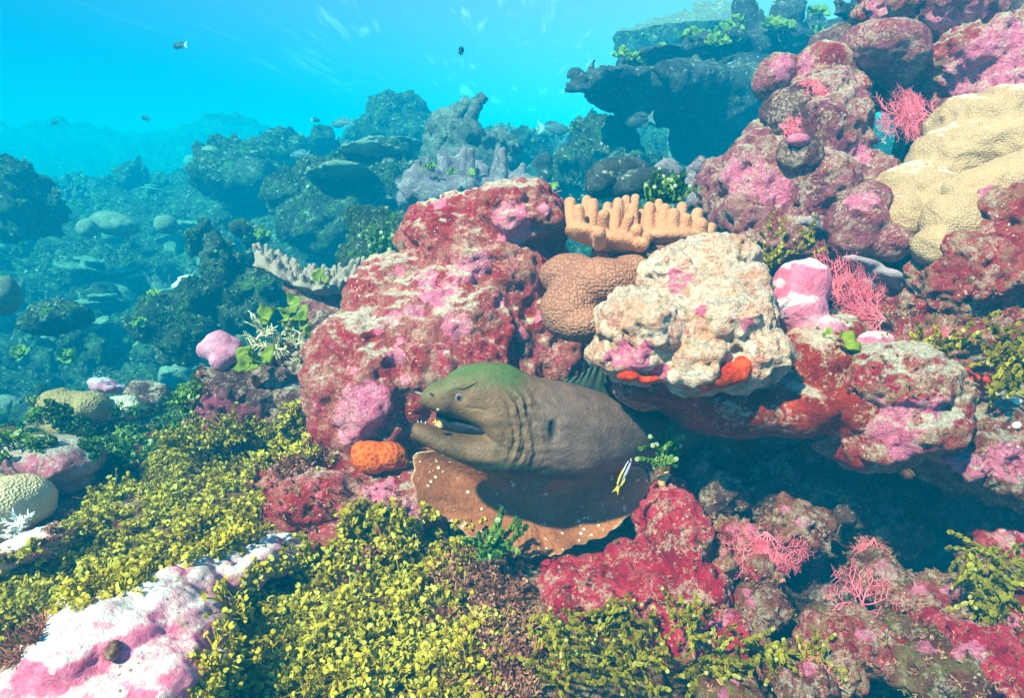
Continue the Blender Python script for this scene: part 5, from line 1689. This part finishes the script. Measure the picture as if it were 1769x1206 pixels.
def fan(label, x, y, d, ang, size, mat='fan', nb=3, lev=2, name='sea_fan', nrm=None, wide=0.7, r=.0014):
    rg = np.random.RandomState(int(x + y))
    pn = (-AX_F + np.array([.25, 0, .25])) if nrm is None else np.asarray(nrm, float)
    pn = pn / np.linalg.norm(pn)
    paths = []
    for k in range(nb):
        a = R(ang) + (k - (nb - 1) / 2) * wide
        v = AX_R * math.cos(a) + AX_U * math.sin(a)
        v = v - pn * (v @ pn)
        branch(paths, P(x, y, d), v / np.linalg.norm(v), size * .8 * d / FPX * rg.uniform(.8, 1.1), r * d, lev, pn, .85, rg)
    V, F = tubes(paths, 5)
    return tag(mesh_np(name, V, F, mat), label, 'sea fan')


fan('large pink sea fan spread in the hollow right of the pink coralline', 1528, 550, 1.08, 172, 95, 'fan', 5, 3, wide=.42)
fan('narrow pink sea fan rising behind the pink coralline', 1450, 520, 1.10, 110, 80, 'fan', 3, 2, wide=.3)
fan('pink sea fan hanging across the blue window, right half', 1625, 205, 1.45, 190, 80, 'fan', 4, 3, wide=.4)
fan('pink sea fan hanging across the blue window, left half', 1560, 200, 1.48, 205, 60, 'fan', 3, 2, wide=.5)
fan('small pink sea fan fringe on the upper pillar', 1412, 135, 1.42, 250, 40, 'fan', 3, 2, wide=.4)
fan('soft pink fringe beside the round dark rock on the pillar', 1345, 215, 1.36, 340, 40, 'fan', 3, 2, wide=.4)
fan('pink sea fan drooping below the brown speckled rock', 1325, 920, .95, 262, 75, 'fan', 5, 3, wide=.5)
fan('pink star shaped sea fan low in the gully', 1490, 1045, .92, 90, 66, 'fan', 6, 2, wide=1.0)
fan('pink sea fan cut by the bottom edge', 1425, 1200, .78, 130, 66, 'fan', 4, 2, wide=.5)
fan('tiny pink sea fan above the maroon and tan rock', 1510, 930, 1.06, 240, 40, 'fan', 3, 2, wide=.5)
fan('dusky sea fan hanging under the slab in the shade', 1660, 850, 1.08, 265, 70, 'fandark', 3, 2, wide=.5)
fan('small pink fan beside the short green gold tuft', 1640, 590, 1.02, 110, 30, 'fan', 3, 1, wide=.5)
fan('dusky sea fan in the shadow of the gully', 1430, 960, 1.08, 180, 50, 'fandark', 4, 2, wide=.6)


def bush(label, spots, mat, r, L, name, cat='alga'):
    rg = np.random.RandomState(4)
    paths = []
    for (x, y, d) in spots:
        for k in range(5):
            v = rg.normal(size=3) * .8 + np.array([0, -.4, .6])
            v /= np.linalg.norm(v)
            pn = rg.normal(size=3)
            pn /= np.linalg.norm(pn)
            branch(paths, P(x + rg.uniform(-9, 9), y + rg.uniform(-6, 6), d), v, L * rg.uniform(.7, 1.2), r, 1, pn, .8, rg)
    V, F = tubes(paths, 5)
    return tag(mesh_np(name, V, F, mat), label, cat)


bush('cream branching alga bush on top of the dark rock column', [(440, 590, 1.42), (465, 580, 1.42), (490, 588, 1.42), (515, 600, 1.42), (500, 575, 1.44), (470, 600, 1.4), (525, 620, 1.42), (455, 605, 1.38), (450, 570, 1.45)], 'bushy', .0028, .026, 'bushy_alga')
bush('white twiggy alga at the left edge under the butter coloured coral', [(28, 910, .98), (40, 905, .98), (20, 925, .97)], 'white', .0024, .018, 'bushy_alga')
bush('pale blue grey hydroid tuft between the cream rock and pink coralline', [(1335, 540, .97), (1345, 550, .97), (1325, 548, .96)], 'lilac', .0014, .018, 'hydroid', 'hydroid')
bush('blue grey hydroid fringe on the shaded end of the cream rock', [(1345, 640, .93), (1350, 665, .94), (1340, 660, .93), (1355, 690, .95)], 'lilac', .0012, .026, 'hydroid', 'hydroid')
bush('fuzzy rose tuft on the top right of the pink boulder', [(925, 335, 1.40), (940, 340, 1.39), (955, 350, 1.38), (935, 330, 1.41)], 'fan', .0012, .022, 'red_alga')

# ------------------------------------------------------------------ fish
def fish(label, x, y, d, length, face, body, tail, tilt=0.0, deep=.42, yaw=0.25, name='reef_fish', cat='fish', stripe=None, fins=None):
    """face -1 looks left, +1 looks right; length in photograph pixels"""
    d = D(d)
    L = length * d / FPX
    fwd = (AX_R * face * math.cos(yaw) + AX_F * math.sin(yaw))
    up = AX_U
    c, s = math.cos(R(tilt)), math.sin(R(tilt))
    fwd, up = fwd * c + up * s, up * c - fwd * s
    side = np.cross(fwd, up)
    o = P(x, y, d)
    root = empty(name, o, label, cat)
    ts = np.linspace(0, 1, 17)
    hh = deep * .5 * np.interp(ts, [0, .06, .2, .42, .65, .85, 1], [.02, .38, .82, 1, .78, .32, .2])
    prof = []
    th = np.arange(14) * 2 * math.pi / 14
    V = []
    for t, h in zip(ts, hh):
        cc = o + fwd * L * (.5 - t * .80)
        V.append(cc + (np.cos(th) * h * L)[:, None] * up + (np.sin(th) * h * .42 * L)[:, None] * side)
    V = np.concatenate(V)
    i = np.arange(16)[:, None] * 14
    j = np.arange(14)[None, :]
    F = np.stack([i + j, i + (j + 1) % 14, i + 14 + (j + 1) % 14, i + 14 + j], -1).reshape(-1, 4)
    F = np.concatenate([F[:, [0, 1, 2]], F[:, [0, 2, 3]], np.array([[0, q + 1, q] for q in range(1, 13)] + [[16 * 14, 16 * 14 + q, 16 * 14 + q + 1] for q in range(1, 13)])])
    mesh_np('body', V, F, body, True, None, root)

    def flat(nm, pts, mat, th_=.012):
        pts = np.array([o + fwd * a * L + up * b * L for a, b in pts])
        n = len(pts)
        V = np.concatenate([pts + side * th_ * L, pts - side * th_ * L])
        F = [tuple(range(n)), tuple(range(2 * n - 1, n - 1, -1))] + [(k, k + n, (k + 1) % n + n, (k + 1) % n) for k in range(n)]
        return mesh_np(nm, V, F, mat, False, None, root)
    k = deep
    flat('tail_fin', [(-.28, .07 * k / .42), (-.38, .12 * k / .42), (-.52, .22 * k / .42), (-.46, .05), (-.44, 0), (-.46, -.05), (-.52, -.22 * k / .42), (-.38, -.12 * k / .42), (-.28, -.07 * k / .42)], tail)
    flat('dorsal_fin', [(.2, .42 * k), (.1, .58 * k), (-.1, .60 * k), (-.26, .44 * k), (-.30, .20 * k), (-.1, .3 * k)], fins or body)
    flat('anal_fin', [(-.02, -.40 * k), (-.12, -.58 * k), (-.26, -.42 * k), (-.29, -.18 * k), (-.1, -.3 * k)], fins or body)
    V, F = ICO[1]
    mesh_np('eye', V * .028 * L + o + fwd * .40 * L + up * .06 * k / .42 * L - side * np.sign(side @ AX_F) * .055 * L * k / .42, F, 'black', True, None, root)
    if stripe:
        flat('stripe', stripe[0], stripe[1], .085 * deep / .42)
    return root


fish('dark damselfish with a pale tail in open water at the upper left', 311, 78, 3.2, 29, -1, 'blackfish', 'palefin')
fish('dark damselfish seen end on in open water above the horned coral', 797, 87, 2.6, 18, 1, 'blackfish', 'blackfish', 60, .6, .9)
fish('tiny dark fish over the far ridge at the left', 95, 211, 4.5, 16, -1, 'blackfish', 'blackfish')
fish('tiny dark fish swimming nose up in front of the far ridge', 252, 204, 4.2, 19, -1, 'blackfish', 'blackfish', 20)
fish('tiny dark fish with pale tail by the crest mound', 545, 207, 4.2, 16, 1, 'blackfish', 'palefin')
fish('dim oval grey fish hovering above the crest mound', 592, 212, 4.0, 44, -1, 'greyfish', 'greyfish', 0, .36)
fish('dim oval grey fish low over the knobbly mound', 520, 266, 3.6, 36, -1, 'greyfish', 'greyfish', 0, .4)
fish('blue grey parrotfish swimming right beside the mound near the table coral', 956, 222, 3.4, 56, 1, 'greyfish', 'palefin', 0, .40)
fish('blue grey fish head on in front of the mound near the table coral', 1105, 208, 2.8, 50, -1, 'blackfish', 'greyfish', -8, .5)
fish('small indigo fish sheltering in the blue window of the reef wall', 1512, 243, 1.5, 34, -1, 'bluefish', 'palefin', 0, .42)
fish('pale green fish peeking over the left shoulder of the pink boulder', 776, 348, 1.52, 40, -1, 'lavender', 'yellow', 35, .5, .2, fins='leafbg')
fish('slim lavender cleaner wrasse with a yellow back under the eel', 1077, 822, .915, 66, 1, 'lavender', 'yellow', 62, .17, .3, 'cleaner_fish', 'fish', ([(.46, .035), (.30, .06), (.0, .06), (-.3, .035), (-.3, .015), (0, .02), (.3, .02)], 'black'), 'yellow')
fish('tiny cream and peach cleaner fish at the open lips of the eel', 757, 733, .905, 20, 1, 'peach', 'yellow', -40, .5, .3, 'cleaner_fish')


# ------------------------------------------------------------------ small things set on the rock they sit on
def seat(x, y):
    hit = NEAR_BVH.ray_cast(Vector((0, 0, 0)), Vector(ray(x, y)))
    return float(np.array(hit[0]) @ AX_F)


d = seat(192, 1130)
blob('sea_squirt', 'small brown oval sea squirt stuck on the chalky pink rock', 'sea squirt', [(192, 1126, d - .004, 13, 17, .010), (196, 1113, d - .002, 9, 8, .008)], 'brownrock', .003, [('f', 40, .003)], 3)
d = seat(441, 662)
blob('orange_sponge', 'small round orange sponge dotting the dark rock column', 'sponge', [(441, 662, d, 9, 8, .008)], 'redsponge', .003, [('f', 60, .002)], 2)
d = seat(1146, 838)
blob('shell', 'small pale shell fragment wedged right of the plate coral', 'shell', [(1142, 832, d - .004, 7, 13, .007, 20), (1150, 824, d - .003, 5, 11, .006, -20)], 'peach', .0022, [('f', 50, .003)], 2)
d = seat(1758, 737)
blob('pebble', 'white pebble on the slab at the right edge', 'pebble', [(1758, 735, d - .002, 8, 7, .006), (1754, 738, d - .001, 5, 5, .005)], 'white', .0022, [('f', 50, .004)], 2)
d = seat(1756, 696)
blob('pebble', 'flat white pebble on the slab edge above the rounder one', 'pebble', [(1756, 694, d - .002, 9, 6, .006), (1750, 692, d - .001, 5, 4, .005)], 'white', .0022, [('f', 50, .004)], 2)
